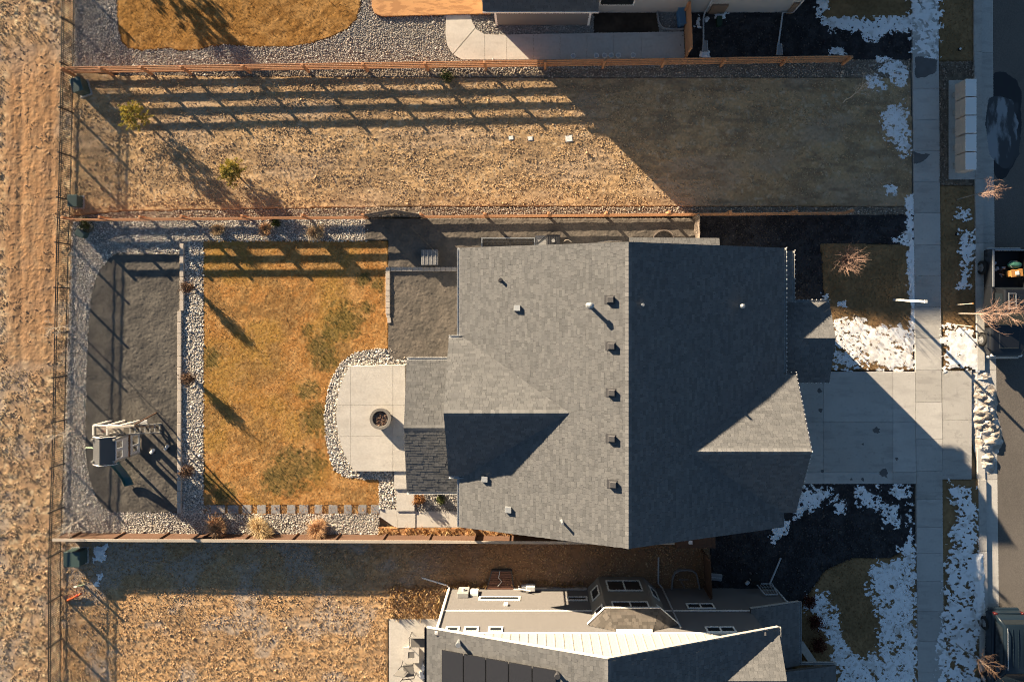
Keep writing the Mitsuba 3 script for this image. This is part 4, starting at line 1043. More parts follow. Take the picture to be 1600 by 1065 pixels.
part(nh, 'bump_out', box(b0, b1, yb_, Yn, -.1, 2.05), 'taupe_siding')
part(nh, 'corner_board', box(b0 - .02, b0 + .10, yb_ - .025, yb_ + .08, -.1, 2.02), 'white_trim')
part(nh, 'corner_board', box(b1 - .10, b1 + .02, yb_ - .025, yb_ + .08, -.1, 2.02), 'white_trim')
roof_plane(nroof, [(b1 + .35, yb_ - .12, 2.05), (b0 - .6, yb_ - .12, 2.05), (b0 - .6, Yn + .8, 2.62), (b1 + .35, Yn + .8, 2.62)], SH_A)
part(nh, 'fascia', beam((b0 - .6, yb_ - .135, 1.98), (b1 + .35, yb_ - .135, 1.98), .03, .15), 'white_trim')
part(nh, 'window', box(W(937, 0, 1.4)[0], W(992, 0, 1.4)[0], Yn - .04, Yn, 1.0, 2.1), 'white_trim')
part(nh, 'pane', box(W(939, 0, 1.5)[0], W(990, 0, 1.5)[0], Yn - .05, Yn - .02, 1.1, 2.0), 'window_glass')
part(nh, 'stone_veneer', box(W(1106, 0)[0], W(1130, 0)[0], Yn - .10, Yn, -.1, 1.1), 'brick_brown')
part(nh, 'stone_veneer', box(W(1228, 0)[0], W(1238, 0)[0], Yn - .10, Yn, -.1, 1.3), 'brick_brown')
wallbox(nh, 'wall', 14.5, 19.2, 17.8, 26.0, .0, 2.7, 'pale_wall')
roof_plane(nroof, [(19.5, 17.5, 2.75), (13.5, 17.5, 2.75), (13.5, 21.9, 5.0), (19.5, 21.9, 5.0)], SH_A, expo=.3)
roof_plane(nroof, [(13.5, 26.3, 2.75), (19.5, 26.3, 2.75), (19.5, 21.9, 5.0), (13.5, 21.9, 5.0)], SH_A, expo=.3)
downspout(nh, [(9.55, Yn - .09, 5.0), (9.55, Yn - .09, .3), tuple(W(1099, 28, .2)), tuple(W(1099, 66, .06))], 'light_grey_plastic')
downspout(nh, [(14.45, Yn - .09, 5.0), (14.45, Yn - .09, .3), tuple(W(1223, 20, .2)), tuple(W(1216, 71, .06))], 'light_grey_plastic')
for px, py, lb in ((1217, 78, 'grey splash block under the right downspout of the top house'), (1101, 73, 'grey splash block with snow under the left downspout of the top house'), (1117, 900, 'blue grey splash block beside the side gate of the bottom house')):
    x, y = W(px, py)[:2]
    a = .45 if px != 1117 else .6
    b = trimesh.convex.convex_hull(np.array([(x + sx * (.12 if sy > 0 else .19), y + sy * a / 1.0 * .7, z) for sx in (-1, 1) for sy in (-1, 1) for z in (0, .09)]))
    if px == 1117: b = obox(x, y, .02, .75, .38, .12, -.1, .03)
    key = thing('splash_block', lb, 'splash block')
    put(key + '__basin', b, 'grey_plastic')
    part(key, 'rim', cat_m([beam((x - .15, y - .3, .11), (x - .11, y + .3, .11), .03, .05), beam((x + .15, y - .3, .11), (x + .11, y + .3, .11), .03, .05)]) if px != 1117 else obox(x, y, .14, .6, .05, .03, -.1), 'light_grey_plastic')
# ------------------------------------------------------------------ fences
def inv_z(px, py, z): return W(px, py, z)

def rail_fence(name, label, tops, heights, zt, side, skip=(), mat='cedar_wood'):
    """Posts with four flat rails nailed to one side; tops: post tops of the survey at height zt."""
    k = thing(name, label, 'fence')
    P = [W(a, b, zt)[:2] for a, b in tops]
    for i, p in enumerate(P):
        q = P[min(i + 1, len(P) - 1)] - P[max(i - 1, 0)]
        part(k, 'post', obox(p[0], p[1], -.1, .13, .13, zt + .1 + .03, math.atan2(q[1], q[0]), .012), mat)
    for i in range(len(P) - 1):
        if i in skip: continue
        a, b = P[i], P[i + 1]
        d = (b - a) / np.linalg.norm(b - a); nrm = np.array([-d[1], d[0]]) * side
        for h in heights:
            j = rng.uniform(-.012, .012, 2)
            o = nrm * (.066 + .02)
            part(k, 'rail', beam([*(a + o + d * .005), h + j[0]], [*(b + o - d * .005), h + j[1]], .036, .14), mat)
    return k, P
nx = [95, 155, 219, 282, 378, 472, 567, 664, 757, 852, 945, 1040, 1135, 1232, 1331]
RH = (.24, .50, .76, 1.03)
rail_fence('rail_fence', 'long orange cedar rail fence along the north side of the vacant strip', [(x, 107 - (x - 95) / 1236 * 18) for x in nx], RH, 1.16, 1)
mx = [97, 155, 218, 283, 378, 472, 567, 657, 757, 857, 948, 1046, 1142, 1245, 1333]
mk, mP = rail_fence('rail_fence', 'cedar rail fence with a double gate along the north side of the middle yard', [(x, 339.5 - (x - 97) / 1236 * 11) for x in mx], RH, 1.16, -1, skip=(6,))
# double gate of upright boards, both leaves pushed a little outward
gk = thing('double_gate', 'dark weathered double board gate standing slightly outward in the middle fence', 'gate')
a, b = mP[6], mP[7]
mid_ = W(612, 327, 1.2)[:2]
for lf, (p, q) in enumerate(((a, mid_), (b, mid_ + np.array([.01, 0])))):
    d = q - p; L = np.linalg.norm(d); d = d / L
    nrm = np.array([-d[1], d[0]])
    n = 10
    for i in range(n):
        s0, s1 = .07 + (L - .072) * i / n, .07 + (L - .072) * (i + 1) / n - .008
        c = p + d * (s0 + s1) / 2
        part(gk, 'board', obox(c[0], c[1], .06, s1 - s0, .02, 1.12 + .10 * math.sin(math.pi * (i + .5) / n * .5 + (0 if lf == 0 else 0)), math.atan2(d[1], d[0])), 'weathered_wood')
    for z in (.25, .95):
        o = nrm * (-.035 if lf == 0 else .035)
        part(gk, 'brace', beam([*(p + d * .07 + o), z], [*(q - d * .05 + o), z], .04, .10), 'weathered_wood')
# south fence: posts, three broad boards per bay, cap rail
fk = thing('board_fence', 'solid dark brown board fence with a grey cap along the south side of the yard', 'fence')
fx = [82, 105, 176, 247, 313, 381, 455, 523, 597, 669, 742, 815, 886, 956, 1054]
ZT = 1.13
P = [W(x, 843.5 + (x - 82) / 970 * 5, ZT)[:2] for x in fx]
for i, p in enumerate(P):
    if i == 0: continue
    part(fk, 'post', obox(p[0], p[1] + .075, -.1, .10, .09, ZT + .08, 0, .01), 'dark_brown_wood')
for i in range(len(P) - 1):
    a, b = P[i], P[i + 1]
    if i >= 0:
        for j, h in enumerate((.20, .56, .92)):
            dj_ = rng.uniform(-.01, .01)
            part(fk, 'board', beam([a[0] + .004, a[1] + .012, h], [b[0] - .004, b[1] + .012, h], .03 + dj_ * .6, .352), 'dark_brown_wood')
    part(fk, 'cap_rail', beam([a[0], a[1] + .02, ZT + .02], [b[0] - .006, b[1] + .02, ZT + .02 + rng.uniform(-.004, .004)], .15, .035), 'cap_wood')
# black metal fence on the west
ik = thing('metal_fence', 'black metal picket fence between the dirt field and the back yards', 'fence')
ctrl = [(118, -45), (116, 107), (112.5, 300), (110, 345), (105.5, 540), (103, 690), (97, 845), (96.5, 1110)]
cp = np.array([W(*c)[:2] for c in ctrl])
seglen = np.r_[0, np.cumsum(np.linalg.norm(np.diff(cp, axis=0), axis=1))]
def along(s): return np.array([np.interp(s, seglen, cp[:, 0]), np.interp(s, seglen, cp[:, 1])])
tot = seglen[-1]
sp = np.arange(.6, tot, 2.44)
pk = []
for i, s in enumerate(sp):
    p = along(s)
    part(ik, 'post', cat_m([obox(p[0], p[1], -.1, .075, .075, 1.25), obox(p[0], p[1], 1.15, .09, .09, .03)]), 'black_metal')
    if i < len(sp) - 1:
        q = along(sp[i + 1])
        for z in (.14, .90, 1.05):
            part(ik, 'rail', beam([*p, z], [*q, z], .03, .035), 'black_metal')
        for t in np.arange(1, 22):
            r_ = p + (q - p) * t / 22
            pk.append(obox(r_[0], r_[1], .06, .024, .024, 1.04))
part(ik, 'picket', cat_m(pk), 'black_metal', kind='stuff')

def board_panel(name, label, p0, p1, zt, mat, nb, cat='fence', post=True):
    k = thing(name, label, cat)
    a, b = W(*p0)[:2], W(*p1)[:2]
    d = b - a; L = np.linalg.norm(d); d = d / L; an = math.atan2(d[1], d[0]); nrm = np.array([-d[1], d[0]])
    for i in range(nb):
        c = a + d * L * (i + .5) / nb
        part(k, 'board', obox(c[0], c[1], .04, L / nb - .008, .022, zt + rng.uniform(-.015, .015), an), mat)
    for z in (.35, zt - .25):
        part(k, 'rail', beam([*(a + nrm * .034), z], [*(b + nrm * .034), z], .04, .09), mat)
    if post:
        for c in (a, b):
            part(k, 'post', obox(c[0] - nrm[0] * .06, c[1] - nrm[1] * .06, -.1, .10, .10, zt + .12, an, .01), mat)
    return k
board_panel('gate_panel', 'reddish brown board gate between the top house and the north fence', (1068, 24), (1071, 92), 1.7, 'cedar_wood', 14, 'gate')
board_panel('gate_panel', 'pale board return fence between the middle fence and the grey house', (1085, 341), (1085, 384), 1.2, 'weathered_wood', 10, 'gate')
board_panel('gate_panel', 'dark board side gate between board fence and taupe house', (1098, 858), (1101, 915), 1.6, 'dark_brown_wood', 13, 'gate')
k = thing('bin_enclosure', 'dark brown board enclosure with a white notice between house and south fence', 'enclosure')
x0, x1 = W(1056, 0, 1)[0], W(1117, 0, 1)[0]; y0, y1 = W(0, 857, 1.2)[1], W(0, 834, 1.2)[1]
for i in range(9):
    a = x0 + (x1 - x0) * i / 9
    part(k, 'board', box(a + .004, a + (x1 - x0) / 9 - .004, y0 + .02, y1, 1.12 + rng.uniform(-.006, .006), 1.15), 'dark_brown_wood')
part(k, 'side', cat_m([box(x0, x0 + .04, y0, y1, 0, 1.11), box(x1 - .04, x1, y0, y1, 0, 1.11), box(x0 + .045, x1 - .045, y0, y0 + .04, 0, 1.11)]), 'dark_brown_wood')
c = W(1079, 847, 1.17)
part(k, 'notice', box(c[0] - .1, c[0] + .1, c[1] - .1, c[1] + .1, 1.16, 1.167), 'white_plastic')

# ------------------------------------------------------------------ trees and shrubs
def grow(trunk_pts, r0, levels, seed, spread=.6, n_side=(7, 5, 4), ratio=.55, rise=.5, start=.3):
    """Tapered trunk with limbs and twigs; returns (trunk mesh, branch mesh)."""
    r = np.random.default_rng(seed)
    trunk_pts = np.asarray(trunk_pts, float)
    trunk = tube(trunk_pts, np.linspace(r0, r0 * .25, len(trunk_pts)), 7)
    out = []
    def limb(p, d, L, rad, lev):
        pts = [p]; n = 4
        for i in range(n):
            d = d + r.normal(0, .16, 3) + np.array([0, 0, .06]); d /= np.linalg.norm(d)
            pts.append(pts[-1] + d * L / n)
        out.append(tube(pts, np.linspace(rad, rad * .35, n + 1), 4 if lev else 5))
        if lev + 1 < levels:
            for _ in range(n_side[lev + 1]):
                t = r.uniform(.25, 1.0); i = min(int(t * n), n - 1)
                q = pts[i] + (pts[i + 1] - pts[i]) * (t * n - i)
                dd = d + r.normal(0, spread * .8, 3); dd /= np.linalg.norm(dd)
                limb(q, dd, L * ratio * r.uniform(.6, 1.1), rad * .55, lev + 1)
    Ls = np.linalg.norm(trunk_pts[-1] - trunk_pts[0])
    for i in range(n_side[0]):
        t = start + (1 - start) * (i + r.uniform(0, .8)) / n_side[0]
        j = min(int(t * (len(trunk_pts) - 1)), len(trunk_pts) - 2)
        f_ = t * (len(trunk_pts) - 1) - j
        p = trunk_pts[j] * (1 - f_) + trunk_pts[j + 1] * f_
        a = i * 2.4 + r.uniform(-.4, .4)
        d = np.array([math.cos(a) * spread, math.sin(a) * spread, rise]); d /= np.linalg.norm(d)
        limb(p, d, Ls * .38 * (1.15 - t * .6), r0 * .45 * (1.1 - t * .6), 0)
    return trunk, cat_m(out)
def lean_trunk(base, top_px, h, wob=.04, seed=0):
    r = np.random.default_rng(seed)
    a, b = np.array([*W(*base)[:2], -.05]), W(*top_px, h)
    return [a + (b - a) * t + np.r_[r.normal(0, wob, 2), 0] * (t > 0) for t in np.linspace(0, 1, 7)]
def bare_tree(name, label, base, top_px, h, r0, levels, seed, mat, cat='tree', bmat=None, **kw):
    k = thing(name, label, cat)
    t, b = grow(lean_trunk(base, top_px, h, .03, seed), r0, levels, seed, **kw)
    part(k, 'trunk', t, mat, smooth=True); part(k, 'crown', b, bmat or mat)
    return k
bare_tree('street_tree', 'bare reddish street tree held by two stakes beside the parked pickup', (1497, 490), (1583, 491), 4.5, .045, 3, 5, 'tree_bark_grey', bmat='tree_bark_red', spread=.36, n_side=(18, 5, 4), rise=.9, start=.25, ratio=.55)
bare_tree('street_tree', 'small bare reddish street tree below the mailboxes', (1495, 312), (1553, 298), 3.1, .035, 3, 6, 'tree_bark_grey', bmat='tree_bark_red', spread=.42, n_side=(14, 5, 3), rise=.9, start=.55)
bare_tree('street_tree', 'bare dark red street tree on the snowy verge by the bottom right SUV', (1492, 1003), (1545, 1043), 2.9, .035, 3, 8, 'tree_bark_grey', bmat='tree_bark_dark', spread=.5, n_side=(14, 5, 3), rise=.8, start=.5)
bare_tree('sapling', 'pale bare sapling on the shaded end of the vacant strip', (1317, 161), (1357, 129), 2.9, .035, 3, 9, 'tree_bark_pale', spread=.5, n_side=(9, 4, 3), rise=.8, start=.4)
bare_tree('sapling', 'whitish bare sapling leaning over the black fence beside the crushed stone', (113, 507), (76, 514), 2.0, .03, 3, 10, 'tree_bark_pale', spread=.9, n_side=(11, 5, 4), rise=.3, start=.45)
bare_tree('sapling', 'whitish bare sapling over the black fence beside the play tower', (119, 668), (82, 683), 2.0, .03, 3, 12, 'tree_bark_pale', spread=.9, n_side=(11, 5, 4), rise=.3, start=.45)
bare_tree('sapling', 'whitish bare sapling over the south west corner gravel', (132, 806), (97, 830), 1.9, .03, 3, 13, 'tree_bark_pale', spread=.9, n_side=(9, 5, 3), rise=.3, start=.45)
bare_tree('sapling', 'thin bare sapling behind the top rail of the yard by the gate side', (253, 478), (236, 478), 1.2, .012, 1, 14, 'tree_bark_pale', spread=.4, n_side=(3,), rise=.9, start=.5) if False else None
# multi stem shrub on the front lawn
def bush(label, px, py, R_, h, n, seed, mat, name='shrub', spread=1.0, cols=None, leaf=0, pts=None, lsz=.05):
    r = np.random.default_rng(seed)
    k = thing(name, label, 'shrub')
    c = W(px, py)
    ms = []; tips = []
    for i in range(n):
        a, q = r.uniform(0, 6.283), math.sqrt(r.uniform(.05, 1))
        tip = c + np.array([math.cos(a) * R_ * q * spread, math.sin(a) * R_ * q * spread, h * r.uniform(.65, 1.0) * (1.05 - .45 * q)])
        m1 = c + (tip - c) * np.array([.35, .35, .5]) + r.normal(0, .03, 3)
        ms.append(tube([c + r.normal(0, .03, 3) * [1, 1, 0], m1, tip], [.013, .009, .004], 4))
        for _ in range(3):
            t2 = m1 + (tip - m1) * r.uniform(.1, .8)
            e = t2 + r.normal(0, R_ * .28, 3) + [0, 0, .08]
            ms.append(tube([t2, e], [.006, .003], 3)); tips.append(e)
        tips.append(tip)
    part(k, 'stem', cat_m(ms), mat)
    if leaf:
        tips = np.array(tips); idx = r.integers(0, len(tips), leaf)
        cen = tips[idx] + r.normal(0, .05, (leaf, 3)); cen[:, 2] = np.maximum(cen[:, 2], .04)
        u = r.normal(0, 1, (leaf, 3)); u /= np.linalg.norm(u, axis=1, keepdims=True)
        w = np.cross(u, r.normal(0, 1, (leaf, 3))); w /= np.linalg.norm(w, axis=1, keepdims=True)
        v = np.stack([cen - u * lsz, cen + w * lsz * .4, cen + u * lsz, cen - w * lsz * .4], 1).reshape(-1, 3)
        f = (np.array([[0, 1, 2], [0, 2, 3]])[None] + 4 * np.arange(leaf)[:, None, None]).reshape(-1, 3)
        cc = np.repeat(np.asarray(cols)[r.integers(0, len(cols), leaf)] * r.uniform(.7, 1.3, (leaf, 1)), 4, 0)
        part(k, 'foliage', trimesh.Trimesh(v, f, process=False), 'leafy_matter', color=np.clip(cc, .01, .9), kind='stuff')
    return k
bush('rounded bare reddish shrub in the middle of the dark front lawn', 1315, 408, 1.0, 2.4, 70, 31, 'tree_bark_red')
BR_L = [(.16, .10, .07), (.11, .075, .055), (.20, .13, .09)]
for i, (x, y, lb) in enumerate(((303, 449, 'brown twiggy upright shrub at the top of the white rock strip'), (302, 590, 'brown twiggy upright shrub halfway down the white rock strip'), (302, 731, 'brown twiggy upright shrub at the bottom of the white rock strip'))):
    bush(lb, x, y, .42, 1.45, 46, 40 + i, 'tree_bark_dark', 'upright_shrub', .8, BR_L, 900, lsz=.045)
RD_L = [(.10, .03, .025), (.07, .025, .02), (.13, .045, .03)]
for i, (x, y, R_, lb) in enumerate(((1262, 935, .38, 'dark red shrub nearest the street gutter in front of the taupe house'), (1272, 968, .42, 'dark red shrub in the middle of three on the snow'), (1278, 1003, .42, 'dark red shrub beside the porch stones of the taupe house'))):
    bush(lb, x - 2, y, R_, .7, 40, 50 + i, 'tree_bark_dark', 'red_shrub', 1.0, RD_L, 900, lsz=.05)
bush('rusty round shrub between patio roof and south walkway', 657, 777, .30, .5, 36, 55, 'tree_bark_red', 'rusty_shrub', 1.0, [(.26, .12, .045), (.18, .085, .035)], 700, lsz=.05)
GR_L = [(.09, .11, .04), (.06, .08, .03), (.13, .14, .05)]
for i, (x, y, R_, h, lb) in enumerate(((139, 353, .36, .5, 'small green shrub at the north west corner of the back yard'), (700, 121, .35, .45, 'low green weed at the foot of the north fence'), (432, 347, .25, .3, 'low dark green weed by the middle fence'), (690, 780, .2, .25, 'tiny yellow weed in the grit bed'))):
    bush(lb, x, y, R_, h, 24, 60 + i, 'tree_bark_dark', 'low_shrub', 1.0, GR_L, 500, lsz=.05)

# ornamental grasses
for i, (x, y, R_, h, cols, lb) in enumerate((
        (345, 361, .42, .75, 0, 'small straw ornamental grass clump, first along the middle fence from the west'),
        (420, 359, .42, .75, 2, 'small rusty ornamental grass clump, second along the middle fence'),
        (499, 363, .58, .95, 0, 'larger straw ornamental grass clump nearest the double gate'),
        (347, 817, .66, 1.0, 2, 'rusty ornamental grass clump, western of three by the board fence'),
        (415, 820, .70, 1.05, 1, 'pale yellow flattened ornamental grass clump, middle of three by the board fence'),
        (499, 818, .70, 1.05, 2, 'rusty ornamental grass clump, eastern of three by the board fence'))):
    COL = ([(.50, .36, .21), (.60, .45, .28), (.40, .28, .16)], [(.66, .50, .27), (.58, .42, .21), (.72, .57, .34)], [(.56, .34, .18), (.48, .28, .15), (.64, .42, .24)])[cols]
    c = W(x, y)
    if cols == 1: xs_o, ys_o = np.linspace(-.25, .25, 5), np.linspace(.25, -.3, 5)
    else: xs_o, ys_o = rng.normal(0, .10, 5), rng.normal(0, .10, 5)
    m, cc = blades(c[0] + xs_o, c[1] + ys_o, 0.0 * xs_o, 260, h, R_, .016, COL, 70 + i, droop=.55, var=.08)
    k = thing('ornamental_grass', lb, 'ornamental grass'); put(k, m, 'leafy_matter', color=cc)

# young pines: loose whorls of needle tufts
def pine(label, base, top_px, h, R_, seed, n=26, nw=.009):
    k = thing('pine_tree', label, 'tree')
    r = np.random.default_rng(seed)
    tp = lean_trunk(base, top_px, h, .02, seed)
    part(k, 'trunk', tube(tp, np.linspace(.055, .012, 7), 7), 'tree_bark_dark', smooth=True)
    tp = np.array(tp); br, cen, dirs = [], [], []
    for t in np.linspace(.30, .97, 9):
        p = tp[0] + (tp[-1] - tp[0]) * t
        nb = 6 if t < .9 else 4
        a0 = r.uniform(0, 6.28)
        for b in range(nb):
            a = a0 + b * 6.283 / nb + r.uniform(-.3, .3)
            L = R_ * (1.12 - t * .85) * r.uniform(.65, 1.15)
            d = np.array([math.cos(a), math.sin(a), r.uniform(.1, .6)])
            e = p + d * L
            br.append(tube([p, p + d * L * .6 + [0, 0, -.02], e], [.014, .009, .005], 4))
            for s in np.linspace(.45, 1.05, 7):
                cen.append(p + d * L * s + r.normal(0, .035, 3)); dirs.append(d)
    part(k, 'branch', cat_m(br), 'tree_bark_dark')
    cen, dirs = np.array(cen), np.array(dirs)
    C_ = np.repeat(cen, n, 0); D = np.repeat(dirs, n, 0) * .7 + r.normal(0, .6, (len(cen) * n, 3)); D /= np.linalg.norm(D, axis=1, keepdims=True)
    w = np.cross(D, r.normal(0, 1, D.shape)); w /= np.linalg.norm(w, axis=1, keepdims=True)
    v = np.stack([C_ - w * nw, C_ + w * nw, C_ + D * r.uniform(.08, .15, (len(D), 1))], 1).reshape(-1, 3)
    f = np.arange(len(v)).reshape(-1, 3)
    pal = np.array([(.46, .38, .09), (.54, .45, .12), (.32, .29, .08), (.60, .48, .17)])
    cc = np.repeat(np.repeat(pal[r.integers(0, 4, len(cen))], n, 0) * r.uniform(.75, 1.25, (len(D), 1)), 3, 0)
    part(k, 'needles', trimesh.Trimesh(v, f, process=False), 'leafy_matter', color=cc, kind='stuff')
pine('yellow green young pine near the north west corner of the vacant strip', (226, 189), (198, 175), 1.8, 1.05, 81, 34, .011)
pine('smaller yellow green young pine in the western half of the vacant strip', (370, 272), (355, 265), 1.15, .85, 82, 34, .011)
pine('young conifer just outside the top edge whose shadow falls on the wavy lawn', (160, -128), (110, -165), 3.0, 1.55, 83, 60, .03)

# dead branches on the shaded strip
r3 = np.random.default_rng(5)
tw = []
for _ in range(24):
    x, y = W(r3.uniform(930, 1360), r3.uniform(140, 300))[:2]; a = r3.uniform(0, 6.28); L = r3.uniform(.4, 1.3)
    p = np.array([x, y, .10]); d = np.array([math.cos(a), math.sin(a), 0])
    tw.append(tube([p, p + d * L * .5 + [0, 0, .05], p + d * L + r3.normal(0, .08, 3) * [1, 1, .3]], [.010, .008, .004], 4))
whole('dead_twigs', cat_m(tw), 'tree_bark_grey', 'pale dead twigs strewn on the shaded end of the vacant strip', 'twigs', kind='stuff')

# ------------------------------------------------------------------ small things of the yards
def utility_box(label, px, py, lx, ly, h, rot=0.0, mat='green_enamel'):
    x, y = W(px, py)[:2]
    k = thing('utility_box', label, 'utility box')
    part(k, 'pad', obox(x, y, -.05, lx + .14, ly + .14, .12, rot, .02), 'grey_concrete')
    part(k, 'cabinet', obox(x, y, .07, lx, ly, h - .12, rot, .025), mat)
    part(k, 'lid', obox(x, y, h - .048, lx + .05, ly + .05, .06, rot, .02), mat)
    return k
utility_box('small green utility box in the fence corner under the first north fence post', 133, 139, .55, .75, .75, .3)
utility_box('small green utility box beside the black fence west of the middle fence', 124, 316, .50, .62, .6)
utility_box('low green utility box just inside the north west corner of the back yard', 134, 366, .45, .35, .5, -.5)
utility_box('large grey green utility box behind the west end of the board fence', 126, 866, .85, .80, .75, 0)
m = trimesh.creation.cylinder(radius=.06, height=1.5, sections=10)
k = thing('marker_post', 'orange marker post fallen in weeds outside the south lot corner', 'marker post')
a, b = W(105, 938, .10), W(127, 927, .22)
part(k, 'tube', tube([a, a + (b - a) * .96, b], [.06, .06, .03], 10), 'orange_plastic', smooth=40); part(k, 'collar', tube([a + (b - a) * .7, a + (b - a) * .78], .072, 10), 'red_plastic')
k = thing('marker_post', 'pale green marker post leaning in weeds beside the orange one', 'marker post')
a, b = W(130, 913, .05), W(118, 916, .75)
part(k, 'blade', beam(a, b, .13, .035), 'pale_green_plastic'); part(k, 'cap', beam(b, b + (b - a) * .06, .16, .06), 'white_plastic')
for px, py, lb in ((799, 216, 'small white valve lid, western of three on the vacant strip'), (829, 217, 'small white valve lid in the middle of three on the vacant strip'), (889, 217, 'larger square white valve lid on the vacant strip')):
    x, y = W(px, py)[:2]; s = .36 if px > 850 else .22
    k = thing('valve_lid', lb, 'valve lid')
    part(k, 'collar', obox(x, y, .0, s + .1, s + .06, .05, .1, .02), 'grey_plastic'); part(k, 'cover', obox(x, y, .05, s, s - .04, .025, .1, .008), 'white_plastic')

# fire pit
x, y = W(598.5, 651)[:2]
k = thing('fire_pit', 'round stone fire pit bowl on the patio', 'fire pit')
prof = np.array([(.30, 0), (.46, .02), (.56, .18), (.585, .36), (.585, .42), (.44, .42), (.42, .40), (.42, .30), (0, .30)])
m = trimesh.creation.revolve(prof, sections=48); m.apply_translation([x, y, .272])
part(k, 'bowl', m, 'fire_bowl', smooth=35)
r4 = np.random.default_rng(6)
rr, aa = .40 * np.sqrt(r4.uniform(0, 1, 190)), r4.uniform(0, 6.28, 190)
m, c = stones(x + rr * np.cos(aa), y + rr * np.sin(aa), .58, .075, [(.20, .12, .09), (.14, .095, .075), (.28, .19, .14), (.09, .07, .06)], 91)
part(k, 'lava_stone', m, 'loose_matter', color=c, kind='stuff')
# storage box by the block edging
x, y = W(673, 403)[:2]
k = thing('storage_box', 'low grey plastic storage box on the crushed stone by the house corner', 'storage box')
part(k, 'bin', obox(x, y, .02, .86, .80, .38, 0, .03), 'grey_plastic'); part(k, 'lid', obox(x, y, .40, .92, .86, .06, 0, .02), 'lid_plastic')
for i in range(4): part(k, 'rib', obox(x - .33 + .22 * i, y, .46, .05, .80, .018, 0, .006), 'grey_plastic')
# window wells and gear along the north wall of the grey house
k = thing('window_well', 'long steel window well with grating along the north wall of the grey house', 'window well')
x0, x1, y0, y1 = W(752, 0, .2)[0], W(836, 0, .2)[0], W(0, 391, .2)[1], W(0, 371, .2)[1]
part(k, 'rim', cat_m([box(x0, x1, y1 - .06, y1, -.3, .22), box(x0, x0 + .06, y0, y1 - .062, -.3, .22), box(x1 - .06, x1, y0, y1 - .062, -.3, .22)]), 'galvanised_metal')
part(k, 'floor', box(x0 + .06, x1 - .06, y0, y1 - .062, -.14, -.06), 'white_plastic')
for i in range(14): part(k, 'grate_bar', box(x0 + .12 + i * (x1 - x0 - .24) / 13 - .012, x0 + .12 + i * (x1 - x0 - .24) / 13 + .012, y0, y1 - .065, .16, .185), 'dark_vent_metal')
for yy in (.35, .7): part(k, 'cross_bar', box(x0 + .062, x1 - .062, y0 + (y1 - y0) * yy - .015, y0 + (y1 - y0) * yy + .015, .188, .21), 'dark_vent_metal')
k = thing('air_conditioner', 'dark square air conditioner against the north wall of the grey house', 'air conditioner')
x, y = W(864, 378)[:2]
part(k, 'casing', obox(x, y, .05, .74, .66, .68, 0, .03), 'dark_vent_metal')
for i in range(7): part(k, 'grille_bar', obox(x - .28 + i * .093, y, .732, .018, .58, .012), 'black_metal')
part(k, 'fan_hub', tube([(x, y, .73), (x, y, .76)], .10, 12), 'grey_plastic')
k = thing('utility_cover', 'flat grey cover beside the dark air conditioner', 'cover')
x, y = W(845, 376)[:2]
part(k, 'plate', obox(x, y, 0, .62, .55, .16, 0, .02), 'grey_plastic'); part(k, 'handle', beam((x - .25, y - .2, .17), (x + .25, y + .2, .17), .03, .02), 'black_metal')
k = thing('window_well', 'round steel window well by the bump out of the grey house', 'window well')
x, y = W(1036, 377)[:2]
ring = trimesh.creation.annulus(r_min=.56, r_max=.62, height=.55, sections=40); ring.apply_translation([x, y, .05])
part(k, 'rim', ring, 'well_metal', smooth=30); part(k, 'floor', tube([(x, y, -.2), (x, y, .0)], .56, 24), 'brick_brown')
k = thing('hose_reel', 'beige hose rack with a curved pipe on the north wall of the grey house', 'hose rack')
a = W(934, 379, .5); b = W(972, 377, .5)
part(k, 'arm', tube([a, (a + b) / 2 + [0, .05, .05], b], [.05, .045, .02], 8), 'cap_wood'); part(k, 'bracket', cat_m([obox(a[0], a[1] - .12, .1, .16, .14, .45, 0, .02), tube([a, a + [.02, -.14, 0]], .03, 6)]), 'cap_wood')
part(k, 'hose', tube([W(880, 378, .2) + np.array([t, .12 * math.sin(7 * t), 0]) for t in np.linspace(0, .45, 10)], .02, 6), 'cap_wood')
# corner frame by the shed strip
# pots on the neighbour path
for i, (px, lb) in enumerate(((895, 'white flower pot, westmost on the path by the north fence'), (931, 'white flower pot, second on the path by the north fence'), (944, 'white flower pot, third on the path by the north fence'), (954, 'small white flower pot, fourth on the path'), (965, 'white flower pot, fifth on the path by the north fence'), (988, 'white flower pot, eastmost on the path by the north fence'))):
    x, y = W(px, 90.5 - (px - 895) * .012)[:2]
    k = thing('flower_pot', lb, 'flower pot')
    m = trimesh.creation.revolve(np.array([(0, 0), (.085, 0), (.125, .22), (.14, .22), (.14, .25), (.115, .25), (.105, .20), (0, .20)]), sections=20); m.apply_translation([x, y, .07])
    part(k, 'vessel', m, 'white_plastic', smooth=40); part(k, 'fill', tube([(x, y, .268), (x, y, .276)], .108, 12), 'light_grey_plastic')
k = thing('window_well', 'curved pale steel window well at the wall of the top house', 'window well')
yv = W(0, 21)[1]
pts = [(W(1026, 0)[0], yv), (W(1028, 0)[0], yv - .55), (W(1033, 0)[0], yv - .86), (W(1040, 0)[0], yv - .96), (W(1052, 0)[0], yv - .98), (W(1067, 0)[0], yv - .95)]
part(k, 'rim', cat_m([beam([*p, .12], [*q, .12], .05, .30) for p, q in zip(pts, pts[1:])]), 'galvanised_metal')
part(k, 'ladder', cat_m([tube([(W(1043, 0)[0], yv - .1, -.05), (W(1046, 0)[0], yv - .6, -.05)], .02, 6), tube([(W(1050, 0)[0], yv - .1, -.05), (W(1053, 0)[0], yv - .6, -.05)], .02, 6)]), 'black_metal')
k = thing('rain_barrel', 'blue plastic tub beside the gate of the top house', 'tub')
x, y = W(1062, 32)[:2]
